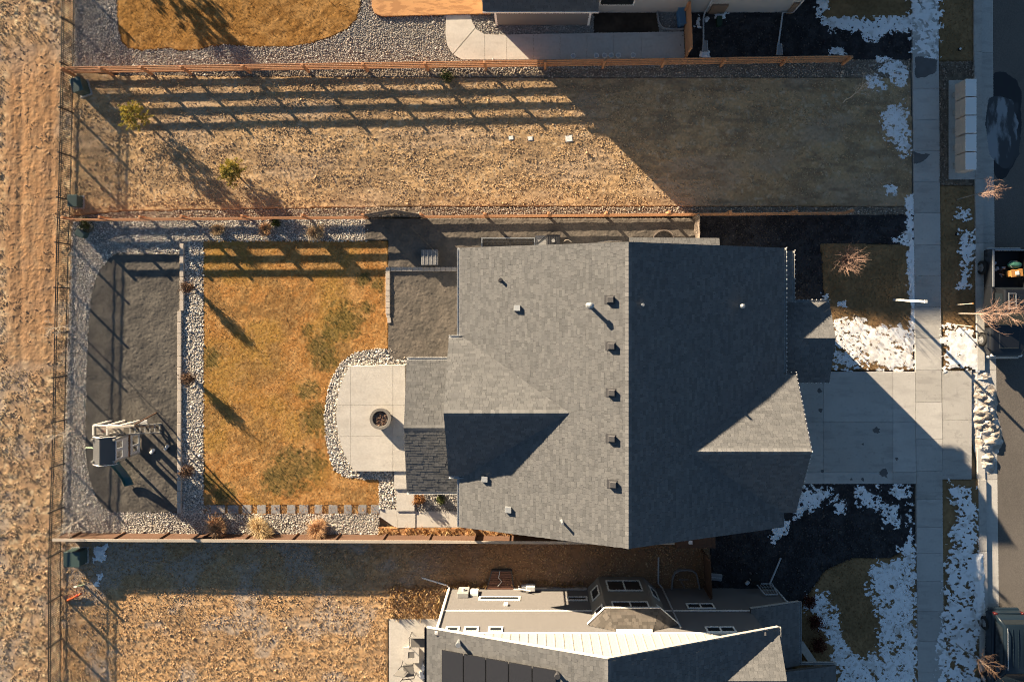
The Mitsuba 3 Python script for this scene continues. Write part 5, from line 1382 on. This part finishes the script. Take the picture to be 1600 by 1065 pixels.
part(k, 'vessel', obox(x, y, .0, .34, .9, .62, .1, .06), 'blue_plastic'); part(k, 'lid', obox(x, y, .625, .38, .94, .04, .1, .015), 'blue_plastic')
k = thing('garden_box', 'dark green box on the gravel in front of the top house', 'box')
x, y = W(1122, 36)[:2]
part(k, 'bin', obox(x, y, 0, .26, .5, .3, 0, .03), 'dark_green_plastic'); part(k, 'lid', obox(x, y, .305, .29, .53, .03, 0, .01), 'dark_green_plastic')
snow([R(1118, 22, 1134, 29), R(1089, 28, 1093, 45), R(1101, 28, 1106, 35), R(1093, 80, 1108, 90)], .3, .3, 'tiny snow scraps round the downspout of the top house', 21, .04, soft=.12, res=.04)
# south window wells
k = thing('window_well', 'window well with a brown slatted cover at the wall of the taupe house', 'window well')
yv = Yw + .01
q = [W(761, 917.5), W(803, 917.5), W(799, 889), W(769, 889)]
def lerp2(a, b, t): return a + (b - a) * t
part(k, 'rim', cat_m([beam(q[0] + [0, .0, .1], q[3] + [0, 0, .1], .06, .25), beam(q[3] + [0, 0, .1], q[2] + [0, 0, .1], .06, .25), beam(q[2] + [0, 0, .1], q[1] + [0, 0, .1], .06, .25)]), 'dark_vent_metal')
for i in range(8):
    t = (i + .5) / 8
    a, b = lerp2(q[0], q[3], t), lerp2(q[1], q[2], t)
    part(k, 'slat', beam(a + [.03, 0, .24], b + [-.03, 0, .24], .095, .03), 'slat_wood')
part(k, 'cord', tube([W(781, 892, .28), W(779, 902, .30), W(784, 908, .28), W(778, 915, .28)], .018, 5), 'white_plastic')
k = thing('window_well', 'open window well with a pale rounded rim at the wall of the taupe house', 'window well')
pts = [W(1048, 917.5), W(1050, 900), W(1053, 893), W(1060, 888.5), W(1071, 887.5), W(1081, 889), W(1087, 894), (W(1092, 917.5))]
part(k, 'rim', cat_m([beam(p + [0, 0, .12], q_ + [0, 0, .12], .05, .30) for p, q_ in zip(pts, pts[1:])]), 'galvanised_metal')
part(k, 'pit', prism(G([(1050, 917), (1052, 900), (1056, 893), (1084, 893), (1090, 917)]), -.04, .0), 'rubber'); part(k, 'rung', cat_m([tube([W(1060, 905, .1), W(1076, 905, .1)], .02, 5), tube([W(1070, 917, .05), W(1064, 908, .05)], .02, 5)]), 'grey_plastic')
k = thing('frame_panel', 'pale rectangular frame panel leaning on the corner of the taupe house', 'panel')
c0 = [W(1182, 917, .1), W(1207, 916, .1), W(1213, 931, .9), W(1193, 933, .9)]
c0 = [np.array([p[0], Yw + .10 + (.16 if i < 2 else 0), (.05 if i < 2 else 1.1)]) for i, p in enumerate(c0)]
part(k, 'frame', cat_m([beam(c0[i], c0[(i + 1) % 4], .05, .05) for i in range(4)]), 'light_grey_plastic'); part(k, 'lattice', cat_m([beam(lerp2(c0[0], c0[1], t), lerp2(c0[3], c0[2], t), .02, .02) for t in (.2, .4, .6, .8)] + [beam(lerp2(c0[0], c0[3], t), lerp2(c0[1], c0[2], t), .02, .02) for t in (.3, .6)]), 'grey_trim')
k = thing('garden_chair', 'dark small seat on the gravel beside the taupe house', 'chair')
x, y = W(1176, 898)[:2]
part(k, 'seat', obox(x, y, .36, .42, .42, .04, .1, .01), 'rubber'); part(k, 'backrest', obox(x, y - .2, .40, .42, .04, .4, .1, .01), 'rubber')
for sx in (-1, 1):
    for sy in (-1, 1): part(k, 'leg', obox(x + sx * .17, y + sy * .17, 0, .035, .035, .355, .1), 'grey_plastic')
k = thing('paper_box', 'small white carton beside the dark seat by the taupe house', 'carton')
x, y = W(1167, 909)[:2]
part(k, 'carton', obox(x, y, 0, .25, .14, .16, .8, .01), 'white_plastic'); part(k, 'flap', obox(x, y, .162, .2, .06, .01, .8), 'pale_metal')
# porch stones of the south house
r5 = np.random.default_rng(8)
k = thing('porch_pillar', 'brown stone porch pillar with a pale cap beside the red shrubs', 'pillar')
x0, y0 = W(1254, 1012)[:2]
for i, (px, py) in enumerate(((1252, 1008), (1256, 1014), (1260, 1020), (1265, 1027), (1269, 1033))):
    x, y = W(px, py)[:2]
    for j in range(3): part(k, 'stone', obox(x, y, j * .3, .36, .26, .29, -.9 + r5.uniform(-.06, .06), .03), 'brick_brown')
part(k, 'cap', beam(W(1250, 1004, .97), W(1271, 1035, .97), .4, .06), 'pale_concrete')

# south patio furniture
k = thing('fire_table', 'square pale fire table with a dark centre on the south patio', 'table')
x, y = W(645, 1016)[:2]
part(k, 'base', obox(x, y, .06, .60, .60, .36, 0, .02), 'pale_concrete'); part(k, 'top', cat_m([obox(x, y + .30, .42, .86, .25, .07), obox(x, y - .30, .42, .86, .25, .07), obox(x - .30, y, .42, .25, .346, .07), obox(x + .30, y, .42, .25, .346, .07)]), 'pale_concrete')
part(k, 'burner', obox(x, y, .423, .344, .344, .045), 'grey_fabric')
def patio_chair(label, px, py, rot, wide=.62, name='patio_chair'):
    k = thing(name, label, 'chair')
    x, y = W(px, py)[:2]
    ca, sa = math.cos(rot), math.sin(rot)
    def L(u, v, z): return np.array([x + u * ca - v * sa, y + u * sa + v * ca, z + .06])
    h = wide / 2
    part(k, 'seat', beam(L(-.28, 0, .40), L(.28, 0, .40), wide - .06, .05), 'grey_fabric')
    part(k, 'backrest', beam(L(-.30, 0, .42), L(-.45, 0, .92), wide - .06, .04, (0, 0, 1)), 'grey_fabric')
    for s in (-1, 1):
        part(k, 'armrest', tube([L(-.36, s * h, .62), L(.28, s * h, .62)], .022, 6), 'black_metal')
        part(k, 'leg', tube([L(.28, s * h, .62), L(.32, s * h, 0)], .02, 6), 'black_metal')
        part(k, 'leg', tube([L(-.45, s * h, .92), L(-.34, s * h, .5), L(-.36, s * h, 0)], .02, 6), 'black_metal')
    return k
patio_chair('dark framed patio chair south of the square fire table', 641, 1040, 0.1, .72)
patio_chair('wide dark framed patio seat north of the square fire table', 657, 996, -1.57, .95)
k = thing('folded_cushions', 'white and grey cushions piled by the wall of the south patio', 'cushions')
for i, (px, py, z, mt) in enumerate(((664, 1040, .06, 'white_plastic'), (668, 1048, .1, 'grey_fabric'), (661, 1052, .06, 'pale_metal'), (667, 1034, .06, 'grey_fabric'))):
    x, y = W(px, py)[:2]; part(k, 'cushion', obox(x, y, z, .42, .34, .13, r5.uniform(0, 3), .055), mt)

# ------------------------------------------------------------------ play tower with swing beam and slide
k = thing('play_set', 'wooden play tower with striped roof, pergola beams, swings and a teal slide', 'play set')
cx, cy = W(203, 690)[:2]
tw_, td = 1.15, 1.15
X0, X1, Y0, Y1 = cx - tw_ / 2, cx + tw_ / 2, cy - td / 2, cy + td / 2
for x in (X0, X1):
    for y in (Y0, Y1): part(k, 'post', box(x - .05, x + .05, y - .05, y + .05, -.05, 2.42), 'grey_play_wood')
for i in range(8): part(k, 'deck_board', box(X0 + .06, X1 - .06, Y0 + .03 + i * (td - .06) / 8, Y0 + .03 + (i + 1) * (td - .06) / 8 - .012, 1.15, 1.185), 'cap_wood')
part(k, 'wall', cat_m([box(X0 - .02, X0 + .015, Y0 + .055, Y1 - .055, 1.2, 1.75)]), 'grey_play_wood')
# east wall with two window openings
def holed(x, th, y0, y1, z0, z1, holes):
    ys = sorted({y0, y1, *[v for h in holes for v in h[:2]]}); zs_ = sorted({z0, z1, *[v for h in holes for v in h[2:]]})
    ms = []
    for a, b in zip(ys, ys[1:]):
        for c, d in zip(zs_, zs_[1:]):
            if not any(h[0] <= (a + b) / 2 <= h[1] and h[2] <= (c + d) / 2 <= h[3] for h in holes): ms.append(box(x - th / 2, x + th / 2, a, b, c, d))
    return cat_m(ms)
part(k, 'wall_panel', holed(X1 + .03, .03, Y0 + .055, Y1 - .055, 1.2, 2.3, [(cy - .43, cy - .08, 1.72, 2.2), (cy + .08, cy + .43, 1.72, 2.2)]), 'light_grey_plastic')
part(k, 'wall_panel', holed(X1 + .03, .03, Y0 + .055, Y1 - .055, .1, 1.02, [(cy - .40, cy - .12, .35, .75), (cy - .02, cy + .44, .25, .8)]), 'light_grey_plastic')
part(k, 'belt', box(X1 + .005, X1 + .06, Y0 - .03, Y1 + .03, 1.03, 1.18), 'dark_brown_wood')
# roof: two slopes with battens; ridge runs north-south
zr_, ze__ = 2.66, 2.26
hw_ = .58
for s in (-1, 1):
    a = [(cx, Y0 - .15, zr_), (cx, Y1 + .12, zr_), (cx + s * hw_, Y1 + .12, ze__), (cx + s * hw_, Y0 - .15, ze__)]
    rk = part(k, 'roof', slab_prism(a if s < 0 else a[::-1], .03), 'play_roof')
    for i in range(14):
        t = (i + .5) / 14
        y = Y0 - .13 + (td + .24) * t
        part(rk, 'batten', beam((cx + s * .03, y, zr_ - .01), (cx + s * hw_, y, ze__ + .02), .05, .02), 'play_roof')
for y in (Y0 - .16, Y1 + .14):
    part(k, 'barge_board', beam((cx - hw_, y, ze__), (cx, y, zr_ + .02), .03, .09), 'white_trim'); part(k, 'barge_board', beam((cx, y, zr_ + .02), (cx + hw_, y, ze__), .03, .09), 'white_trim')
# balcony of slats on the north side, with a red sign panel
B0, B1 = cx - 1.0, cx + .55
yb = Y1 + .62
for a, b in (((B0, Y1 + .1, 1.62), (B0, yb, 1.62)), ((B0, yb, 1.62), (B1, yb, 1.62)), ((cx - .25, Y1 + .1, 1.62), (cx - .25, yb, 1.62))):
    part(k, 'frame_beam', beam(a, b, .07, .09), 'white_trim')
for x in (B0, cx - .25, B1): part(k, 'post', box(x - .04, x + .04, yb - .04, yb + .04, -.05, 1.57), 'white_trim')
for i in range(8): part(k, 'slat', beam((B0 + .04, Y1 + .12 + i * .066, 1.40), (cx + .5, Y1 + .12 + i * .066, 1.40), .03, .03), 'cap_wood')
part(k, 'sign_panel', beam((cx - .72, Y1 + .36, 1.34), (cx - .42, Y1 + .36, 1.34), .36, .03), 'red_plastic')
# swing beam with A-frame and two swings
sb0, sb1 = np.array([B1, yb - .05, 1.95]), np.array([B1 + .86, yb + .05, 1.95])
part(k, 'swing_beam', beam(sb0 + [-.6, -.03, 0], sb1, .09, .14), 'cap_wood')
for s in (-1, 1): part(k, 'swing_leg', beam(sb1 + [0, s * .05, 0], sb1 + [.1, s * .4, -2.0], .06, .06), 'dark_brown_wood')
part(k, 'swing_post', box(sb0[0] - .5, sb0[0] - .42, sb0[1] - .08, sb0[1], -.05, 1.87), 'cap_wood')
for t, mt in ((.62, 'light_grey_plastic'),):
    c = sb0 + (sb1 - sb0) * t
    sw = part(k, 'swing', obox(c[0], c[1] - .02, .52, .42, .2, .05, .15, .015), mt)
    part(sw, 'chain', cat_m([tube([c + [o, 0, -.06], c + [o, -.02, -1.42]], .012, 5) for o in (-.19, .19)]), 'black_metal')
# climbing ramp east of the balcony
ra, rb_ = np.array([B1 + .06, Y1 + .33, 1.25]), np.array([B1 + 1.25, Y1 + .20, .02])
for s in (-1, 1): part(k, 'ramp_rail', beam(ra + [0, s * .24, 0], rb_ + [0, s * .24, 0], .05, .08), 'grey_play_wood')
for i in range(7): part(k, 'rung', beam(ra + (rb_ - ra) * (i + .5) / 7 + [0, -.21, 0], ra + (rb_ - ra) * (i + .5) / 7 + [0, .21, 0], .07, .03), 'grey_play_wood')
# slide
s0 = np.array([cx - .15, Y0 - .05, 1.2])
path = [s0 + [0, 0, 0], s0 + [.03, -.35, -.12], s0 + [.08, -.8, -.55], s0 + [.16, -1.3, -.92], s0 + [.26, -1.75, -1.06]]
path = np.array(path)
V, F = [], []
prof = np.array([(-.25, .14), (-.21, .02), (-.1, 0), (.1, 0), (.21, .02), (.25, .14)])
tt = np.linspace(0, len(path) - 1, 16)
pp_ = np.stack([np.interp(tt, range(len(path)), path[:, c]) for c in range(3)], 1)
dd_ = np.gradient(pp_, axis=0)
for p, d in zip(pp_, dd_):
    sd = np.array([-d[1], d[0], 0]); sd /= np.linalg.norm(sd)
    for o, u in prof: V.append(p - sd * o + [0, 0, u])
    for o, u in prof[::-1]: V.append(p - sd * o * .93 + [0, 0, u - .03])
n = 12
for i in range(len(pp_) - 1):
    for j in range(n):
        a, b = i * n + j, i * n + (j + 1) % n
        F += [[a, b, b + n], [a, b + n, a + n]]
part(k, 'slide', trimesh.Trimesh(V, F, process=False), 'teal_plastic', smooth=50)
part(k, 'slide_handle', cat_m([tube([s0 + [s * .28, .0, 0], s0 + [s * .28, -.1, .45], s0 + [s * .28, -.3, .2]], .02, 6) for s in (-1, 1)]), 'light_grey_plastic')
part(k, 'spout', tube([W(157, 700, 1.5) + np.array([-.1, 0, 0]), W(134, 699, 1.5)], .035, 8), 'pale_green_plastic')
# toys
for px, py, lb, mt in ((262, 698, 'pale ride on toy near the end of the swing beam', 'light_grey_plastic'), (240, 704, 'pale small toy on the crushed stone under the swings', 'white_plastic')):
    x, y = W(px, py)[:2]; kk = thing('toy', lb, 'toy')
    part(kk, 'body', obox(x, y, .06, .34, .16, .14, .9, .04), mt)
    for s in (-1, 1): part(kk, 'wheel', tube([(x + s * .1, y - .11, .06), (x + s * .1, y - .07, .06)], .06, 10), 'rubber')

# ------------------------------------------------------------------ the street side
k0 = thing('mailbox_pad', 'rectangular concrete pad under the row of mailboxes', 'pad')
put(k0, prism(R(1481, 126, 1526, 281).buffer(-.01), -.05, .10), 'grey_concrete')
bw = (268 - 124) / 5 / PX
lbm = ['top mailbox cabinet of the row of five beside the street', 'second mailbox cabinet from the top of the row', 'middle mailbox cabinet of the row of five', 'fourth mailbox cabinet from the top of the row', 'bottom mailbox cabinet of the row of five beside the street']
for i in range(5):
    yc_ = W(0, 131 + i * 28.6, 0)[1] * 1.0
    ya = W(0, 124 + i * 28.6, 1.4)[1]; yb2 = W(0, 124 + (i + 1) * 28.6 - 1.6, 1.4)[1]
    xa_, xb_ = W(1509 - (2 if i else 0) * 0, 0, 1.45)[0], W(1525, 0, 1.45)[0]
    k = thing('mailbox_cabinet', lbm[i], 'mailbox', 'row of five mailbox cabinets on one pad')
    part(k, 'cabinet', rbox(xa_, xb_, yb2, ya, .52, 1.42, .012), 'tan_metal')
    part(k, 'lid', rbox(xa_ - .02, xb_ + .02, yb2 + .002, ya - .002, 1.425, 1.47, .01), 'pale_metal')
    part(k, 'pedestal', box((xa_ + xb_) / 2 - .13, (xa_ + xb_) / 2 + .13, (ya + yb2) / 2 - .15, (ya + yb2) / 2 + .15, .10, .52), 'grey_plastic')
    for r_ in range(4):
        for c_ in range(3):
            w_ = (ya - yb2 - .08) / 3; h_ = .82 / 4
            part(k, 'door', box(xa_ - .014, xa_ - .001, yb2 + .04 + c_ * w_ + .006, yb2 + .04 + (c_ + 1) * w_ - .006, .56 + r_ * h_ + .006, .56 + (r_ + 1) * h_ - .006), 'tan_metal')
# posts, stakes, small kerb things
k = thing('white_post', 'tall white square post at the edge of the front lawn leaning over the sidewalk', 'post')
a, b = np.array([*W(1396, 468)[:2], -.1]), W(1446, 471, 2.9)
part(k, 'shaft', beam(a, b, .11, .11), 'white_plastic'); part(k, 'cap', beam(b, b + (b - a) * .02, .15, .15), 'white_plastic')
for (p, q, lb) in (((1493, 476), (1520, 474), 'orange tipped tree stake north of the street tree trunk'), ((1495, 507), (1519, 510), 'orange tipped tree stake south of the street tree trunk')):
    k = thing('tree_stake', lb, 'stake')
    a, b = np.array([*W(*p)[:2], -.05]), W(*q, 1.4)
    part(k, 'shaft', beam(a, b, .045, .045), 'cap_wood'); part(k, 'tip', beam(b, b + (b - a) * .04, .052, .052), 'orange_cloth')
for px, py, lb in ((1498, 78, 'small white capped pipe on the top verge'), (1494, 366, 'small white capped pipe on the verge below the mailboxes')):
    x, y = W(px, py)[:2]; k = thing('cleanout_pipe', lb, 'pipe')
    part(k, 'sleeve', tube([(x, y, 0), (x, y, .14)], .09, 12), 'rubber'); part(k, 'cap', tube([(x, y, .14), (x, y, .17)], .06, 12), 'white_plastic')

# ------------------------------------------------------------------ vehicles
def loft(sections, seg_closed=True):
    """Skin through rings of equal length (closed in the ring)."""
    S = np.asarray(sections, float); m, n, _ = S.shape
    V = S.reshape(-1, 3); F = []
    for i in range(m - 1):
        for j in range(n):
            a, b = i * n + j, i * n + (j + 1) % n
            F += [[a, b, b + n], [a, b + n, a + n]]
    V = np.vstack([V, S[0].mean(0), S[-1].mean(0)])
    for j in range(n):
        F += [[m * n, (j + 1) % n, j], [m * n + 1, (m - 1) * n + j, (m - 1) * n + (j + 1) % n]]
    t = trimesh.Trimesh(V, F, process=False); t.fix_normals(); return t
def ring_rect(y, xh, z0, z1, r, flare=0.0):
    """A rounded-rectangle cross-section (x, z) at length position y."""
    pts = []
    for cxs, czs, a0 in ((1, 1, 0), (-1, 1, 90), (-1, -1, 180), (1, -1, 270)):
        for a in (0, 22, 45, 68, 90):
            t = math.radians(a0 + a)
            rr = r if czs > 0 else r * .5
            pts.append((cxs * (xh - rr) + rr * math.cos(t), y, (z1 - rr if czs > 0 else z0 + rr) + rr * math.sin(t)))
    return pts
def place(m, ox, oy):
    m.apply_translation([ox, oy, 0]); return m
def wheel(k, x, y, r=.39, w=.26):
    o = -1 if x < ocx else 1
    wk = part_key(k, 'wheel')
    ty = trimesh.creation.revolve(np.array([(r * .62, -w / 2), (r * .9, -w / 2), (r, -w * .35), (r, w * .35), (r * .9, w / 2), (r * .62, w / 2)]), sections=28)
    ty.apply_transform(trimesh.transformations.rotation_matrix(math.pi / 2, [0, 1, 0])); ty.apply_translation([x, y, r - .02])
    put(wk + '__tyre', ty, 'rubber', smooth=40)
    rim = tube([(x - w * .3, y, r - .02), (x + w * .3, y, r - .02)], r * .6, 18)
    sp_ = cat_m([beam((x + o * w * .38, y, r - .02), (x + o * w * .38, y + r * .58 * math.cos(a), r - .02 + r * .58 * math.sin(a)), .03, .07) for a in np.linspace(0, 6.283, 7)[:-1]])
    put(wk + '__rim', cat_m([rim, sp_]), 'alloy')
# pickup, nose towards the bottom of the picture
ocx = W(1574, 0, .9)[0]; yT, yF = W(0, 390, .9)[1], W(0, 557, .8)[1]
k = thing('pickup_truck', 'black pickup truck with a loaded open bed parked at the kerb', 'pickup truck')
hw = .98
yC0 = yT - 2.05           # bed front wall
secs = [ring_rect(yC0, hw, .42, 1.08, .10), ring_rect(yC0 - 1.7, hw, .42, 1.10, .12), ring_rect(yC0 - 2.0, hw - .01, .42, 1.10, .14), ring_rect(yF + .45, hw - .03, .42, 1.02, .18), ring_rect(yF + .1, hw - .10, .44, .92, .2), ring_rect(yF, hw - .2, .48, .84, .16)]
part(k, 'body', place(loft(secs), ocx, 0), 'car_paint_black', smooth=40)
bedw = []
bedw.append(box(ocx - hw, ocx - hw + .16, yC0 + .006, yT, .45, 1.10)); bedw.append(box(ocx + hw - .16, ocx + hw, yC0 + .006, yT, .45, 1.10))
part(k, 'bed_side', bedw[0], 'car_paint_black'); part(k, 'bed_side', bedw[1], 'car_paint_black')
part(k, 'bed_floor', box(ocx - hw + .163, ocx + hw - .163, yC0 + .006, yT - .075, .45, .62), 'rubber')
part(k, 'tailgate', rbox(ocx - hw + .163, ocx + hw - .163, yT - .072, yT - .002, .5, 1.10, .02), 'car_paint_black')
part(k, 'bed_rail', cat_m([rbox(ocx - hw + .02, ocx - hw + .12, yC0 + .02, yT - .02, 1.103, 1.14, .01), rbox(ocx + hw - .12, ocx + hw - .02, yC0 + .02, yT - .02, 1.103, 1.14, .01), rbox(ocx - hw + .165, ocx + hw - .165, yT - .07, yT - .004, 1.103, 1.13, .01)]), 'galvanised_metal')
part(k, 'rear_bumper', rbox(ocx - hw + .05, ocx + hw - .05, yT + .003, yT + .14, .48, .66, .04), 'galvanised_metal')
cab = [ring_rect(yC0 - .02, hw - .10, 1.08, 1.12, .02), ring_rect(yC0 - .16, hw - .22, 1.08, 1.78, .12), ring_rect(yC0 - 1.35, hw - .22, 1.08, 1.82, .14), ring_rect(yC0 - 2.05, hw - .12, 1.08, 1.14, .03)]
part(k, 'cab', place(loft(cab), ocx, 0), 'car_paint_black', smooth=40)
def quad(pts, mat, name, th=.012):
    pts = np.array(pts); n = np.cross(pts[1] - pts[0], pts[2] - pts[0]); n /= np.linalg.norm(n)
    if n[2] < 0: n = -n
    return part(k, name, trimesh.convex.convex_hull(np.vstack([pts + n * .004, pts + n * th])), mat)
quad([(ocx - .66, yC0 - 1.42, 1.76), (ocx + .66, yC0 - 1.42, 1.76), (ocx + .78, yC0 - 2.0, 1.19), (ocx - .78, yC0 - 2.0, 1.19)], 'tinted_glass', 'windshield')
quad([(ocx - .66, yC0 - .135, 1.70), (ocx + .66, yC0 - .135, 1.70), (ocx + .74, yC0 - .05, 1.25), (ocx - .74, yC0 - .05, 1.25)], 'tinted_glass', 'rear_window')
part(k, 'sunroof', rbox(ocx - .45, ocx + .25, yC0 - .95, yC0 - .45, 1.815, 1.828, .005), 'tinted_glass')
part(k, 'roof_rack', cat_m([beam((ocx - .58, yC0 - .3, 1.85), (ocx - .58, yC0 - 1.2, 1.87), .03, .03), beam((ocx - .58, yC0 - .35, 1.85), (ocx - .20, yC0 - .35, 1.85), .03, .03), beam((ocx - .2, yC0 - .35, 1.85), (ocx - .2, yC0 - 1.15, 1.87), .03, .03), beam((ocx - .58, yC0 - .8, 1.86), (ocx - .2, yC0 - .8, 1.86), .03, .03), beam((ocx - .58, yC0 - 1.15, 1.87), (ocx - .2, yC0 - 1.15, 1.87), .03, .03)]), 'galvanised_metal')
for s in (-1, 1):
    xo_ = ocx + s * (hw - .12)
    part(k, 'side_window', trimesh.convex.convex_hull(np.array([(ocx + s * (hw - .105), yC0 - .30, 1.2), (ocx + s * (hw - .20), yC0 - .35, 1.66), (ocx + s * (hw - .20), yC0 - 1.30, 1.68), (ocx + s * (hw - .105), yC0 - 1.75, 1.2), (ocx + s * (hw - .125), yC0 - .30, 1.2), (ocx + s * (hw - .125), yC0 - 1.75, 1.2)])), 'tinted_glass')
    part(k, 'mirror', rbox(ocx + s * (hw + .10) - .11, ocx + s * (hw + .10) + .11, yC0 - 1.92, yC0 - 1.74, 1.12, 1.36, .04), 'car_paint_black')
    part(k, 'headlight', rbox(ocx + s * .72 - .14, ocx + s * .72 + .14, yF + .0, yF + .22, .72, .88, .04), 'white_plastic')
    part(k, 'fender_flare', place(trimesh.convex.convex_hull(np.array([(s * (hw - .04), yF + .3 + a, z) for a in (0, 1.15) for z in (.5, .86)] + [(s * (hw + .05), yF + .45 + a, z) for a in (0, .85) for z in (.55, .80)])), ocx, 0), 'car_paint_black')
part(k, 'front_bumper', rbox(ocx - .86, ocx + .86, yF - .12, yF + .06, .42, .62, .05), 'galvanised_metal')
part(k, 'grille', rbox(ocx - .52, ocx + .52, yF - .035, yF + .02, .64, .84, .02), 'galvanised_metal')
part(k, 'hood_bulge', trimesh.convex.convex_hull(np.array([(ocx + s * a, y, z) for s in (-1, 1) for a, y, z in ((.55, yC0 - 2.1, 1.13), (.50, yF + .5, 1.06), (.62, yC0 - 2.1, 1.07), (.58, yF + .4, .97))])), 'car_paint_black')
for yy in (yT - .95, yF + .92):
    for s in (-1, 1): wheel(k, ocx + s * (hw - .10 if s > 0 else hw + .00), yy)
# load in the bed, each piece a thing
bx, by = W(1585, 424, .9)[:2]
kk = thing('crate', 'orange cooler crate in the pickup bed', 'crate')
part(kk, 'bin', obox(bx, by - .1, .63, .62, .36, .42, .12, .04), 'orange_cloth'); part(kk, 'lid', obox(bx, by - .1, 1.055, .66, .40, .06, .12, .02), 'orange_cloth'); part(kk, 'latch', obox(bx, by - .1, 1.118, .2, .2, .03, .12, .01), 'white_plastic')
kk = thing('tarp_bundle', 'green tarp bundle in the pickup bed beside the orange crate', 'tarp')
m = trimesh.creation.icosphere(subdivisions=3, radius=1.0); v = m.vertices
v = v * (1 + .35 * (meshkit.fbm(v * 1.7 + 3, 3, 4)[:, None] - .5)) * [.36, .2, .24]; m.vertices = v + [bx + .05, by + .36, .84]
part(kk, 'cloth', m, 'green_cloth', smooth=True); part(kk, 'strap', tube([(bx - .05 + .22 * math.cos(t), by + .36 + .21 * math.sin(t), .9 + .12 * math.sin(t * 2)) for t in np.linspace(0, 6.2, 14)], .016, 5), 'grey_plastic')
kk = thing('tool_pile', 'dark tools and frames piled in the pickup bed', 'tools')
r6 = np.random.default_rng(11)
for i in range(9):
    p = np.array([W(1563, 0, .9)[0] + r6.uniform(-.25, .3), by + r6.uniform(-.35, .55), .68 + r6.uniform(0, .15)]); a = r6.uniform(0, 6.28)
    part(kk, 'tool', tube([p, p + [math.cos(a) * .3, math.sin(a) * .22, .06]], .022, 6) if i % 2 else obox(p[0], p[1], .63, .2, .14, .18, a, .03), ('grey_plastic', 'black_metal', 'galvanised_metal')[i % 3])
# SUV at the bottom right, nose below the frame
ocx = W(1577, 0, 1)[0]; yT, yF = W(0, 957, 1.0)[1], W(0, 1110, .8)[1]
k = thing('parked_suv', 'dark navy SUV with roof rails parked at the bottom right corner', 'car')
hw = .95
secs = [ring_rect(yT, hw - .14, .5, .98, .2), ring_rect(yT - .15, hw - .03, .42, 1.02, .14), ring_rect(yT - 2.6, hw, .40, 1.02, .12), ring_rect(yT - 3.75, hw, .40, 1.02, .14), ring_rect(yF + .4, hw - .06, .42, .94, .2), ring_rect(yF, hw - .2, .48, .8, .16)]
part(k, 'body', place(loft(secs), ocx, 0), 'car_paint_navy', smooth=40)
cab = [ring_rect(yT - .06, hw - .16, 1.0, 1.10, .04), ring_rect(yT - .42, hw - .23, 1.0, 1.68, .12), ring_rect(yT - 2.85, hw - .22, 1.0, 1.74, .14), ring_rect(yT - 3.70, hw - .12, 1.0, 1.06, .03)]
part(k, 'cab', place(loft(cab), ocx, 0), 'car_paint_navy', smooth=40)
quad([(ocx - .62, yT - .36, 1.58), (ocx + .62, yT - .36, 1.58), (ocx + .70, yT - .12, 1.16), (ocx - .70, yT - .12, 1.16)], 'tinted_glass', 'rear_window')
quad([(ocx - .64, yT - 2.95, 1.68), (ocx + .64, yT - 2.95, 1.68), (ocx + .76, yT - 3.63, 1.12), (ocx - .76, yT - 3.63, 1.12)], 'tinted_glass', 'windshield')
for s in (-1, 1):
    part(k, 'roof_rail', tube([(ocx + s * .60, yT - .5, 1.72), (ocx + s * .62, yT - .7, 1.79), (ocx + s * .62, yT - 2.45, 1.81), (ocx + s * .6, yT - 2.7, 1.75)], .022, 6), 'alloy')
    part(k, 'tail_light', rbox(ocx + s * .74 - .09, ocx + s * .74 + .09, yT - .12, yT + .01, .82, 1.06, .03), 'dark_red_lens')
    part(k, 'side_window', trimesh.convex.convex_hull(np.array([(ocx + s * (hw - .125), yT - .40, 1.12), (ocx + s * (hw - .215), yT - .55, 1.56), (ocx + s * (hw - .205), yT - 2.75, 1.6), (ocx + s * (hw - .115), yT - 3.3, 1.12), (ocx + s * (hw - .145), yT - .4, 1.12), (ocx + s * (hw - .145), yT - 3.3, 1.12)])), 'tinted_glass')
    part(k, 'mirror', rbox(ocx + s * (hw + .08) - .1, ocx + s * (hw + .08) + .1, yT - 3.4, yT - 3.24, 1.02, 1.2, .04), 'car_paint_navy')
    for yy in (yT - .85, yT - 3.95): wheel(k, ocx + s * (hw - .09), yy, .36, .23)
for i in range(3): part(k, 'roof_ridge', tube([(ocx - .3 + .3 * i, yT - .55, 1.70), (ocx - .3 + .3 * i, yT - 1.4, 1.735), (ocx - .3 + .3 * i, yT - 2.6, 1.745)], .014, 5), 'car_paint_navy')
part(k, 'rear_bumper', rbox(ocx - .84, ocx + .84, yT - .05, yT + .08, .42, .62, .05), 'car_paint_navy')
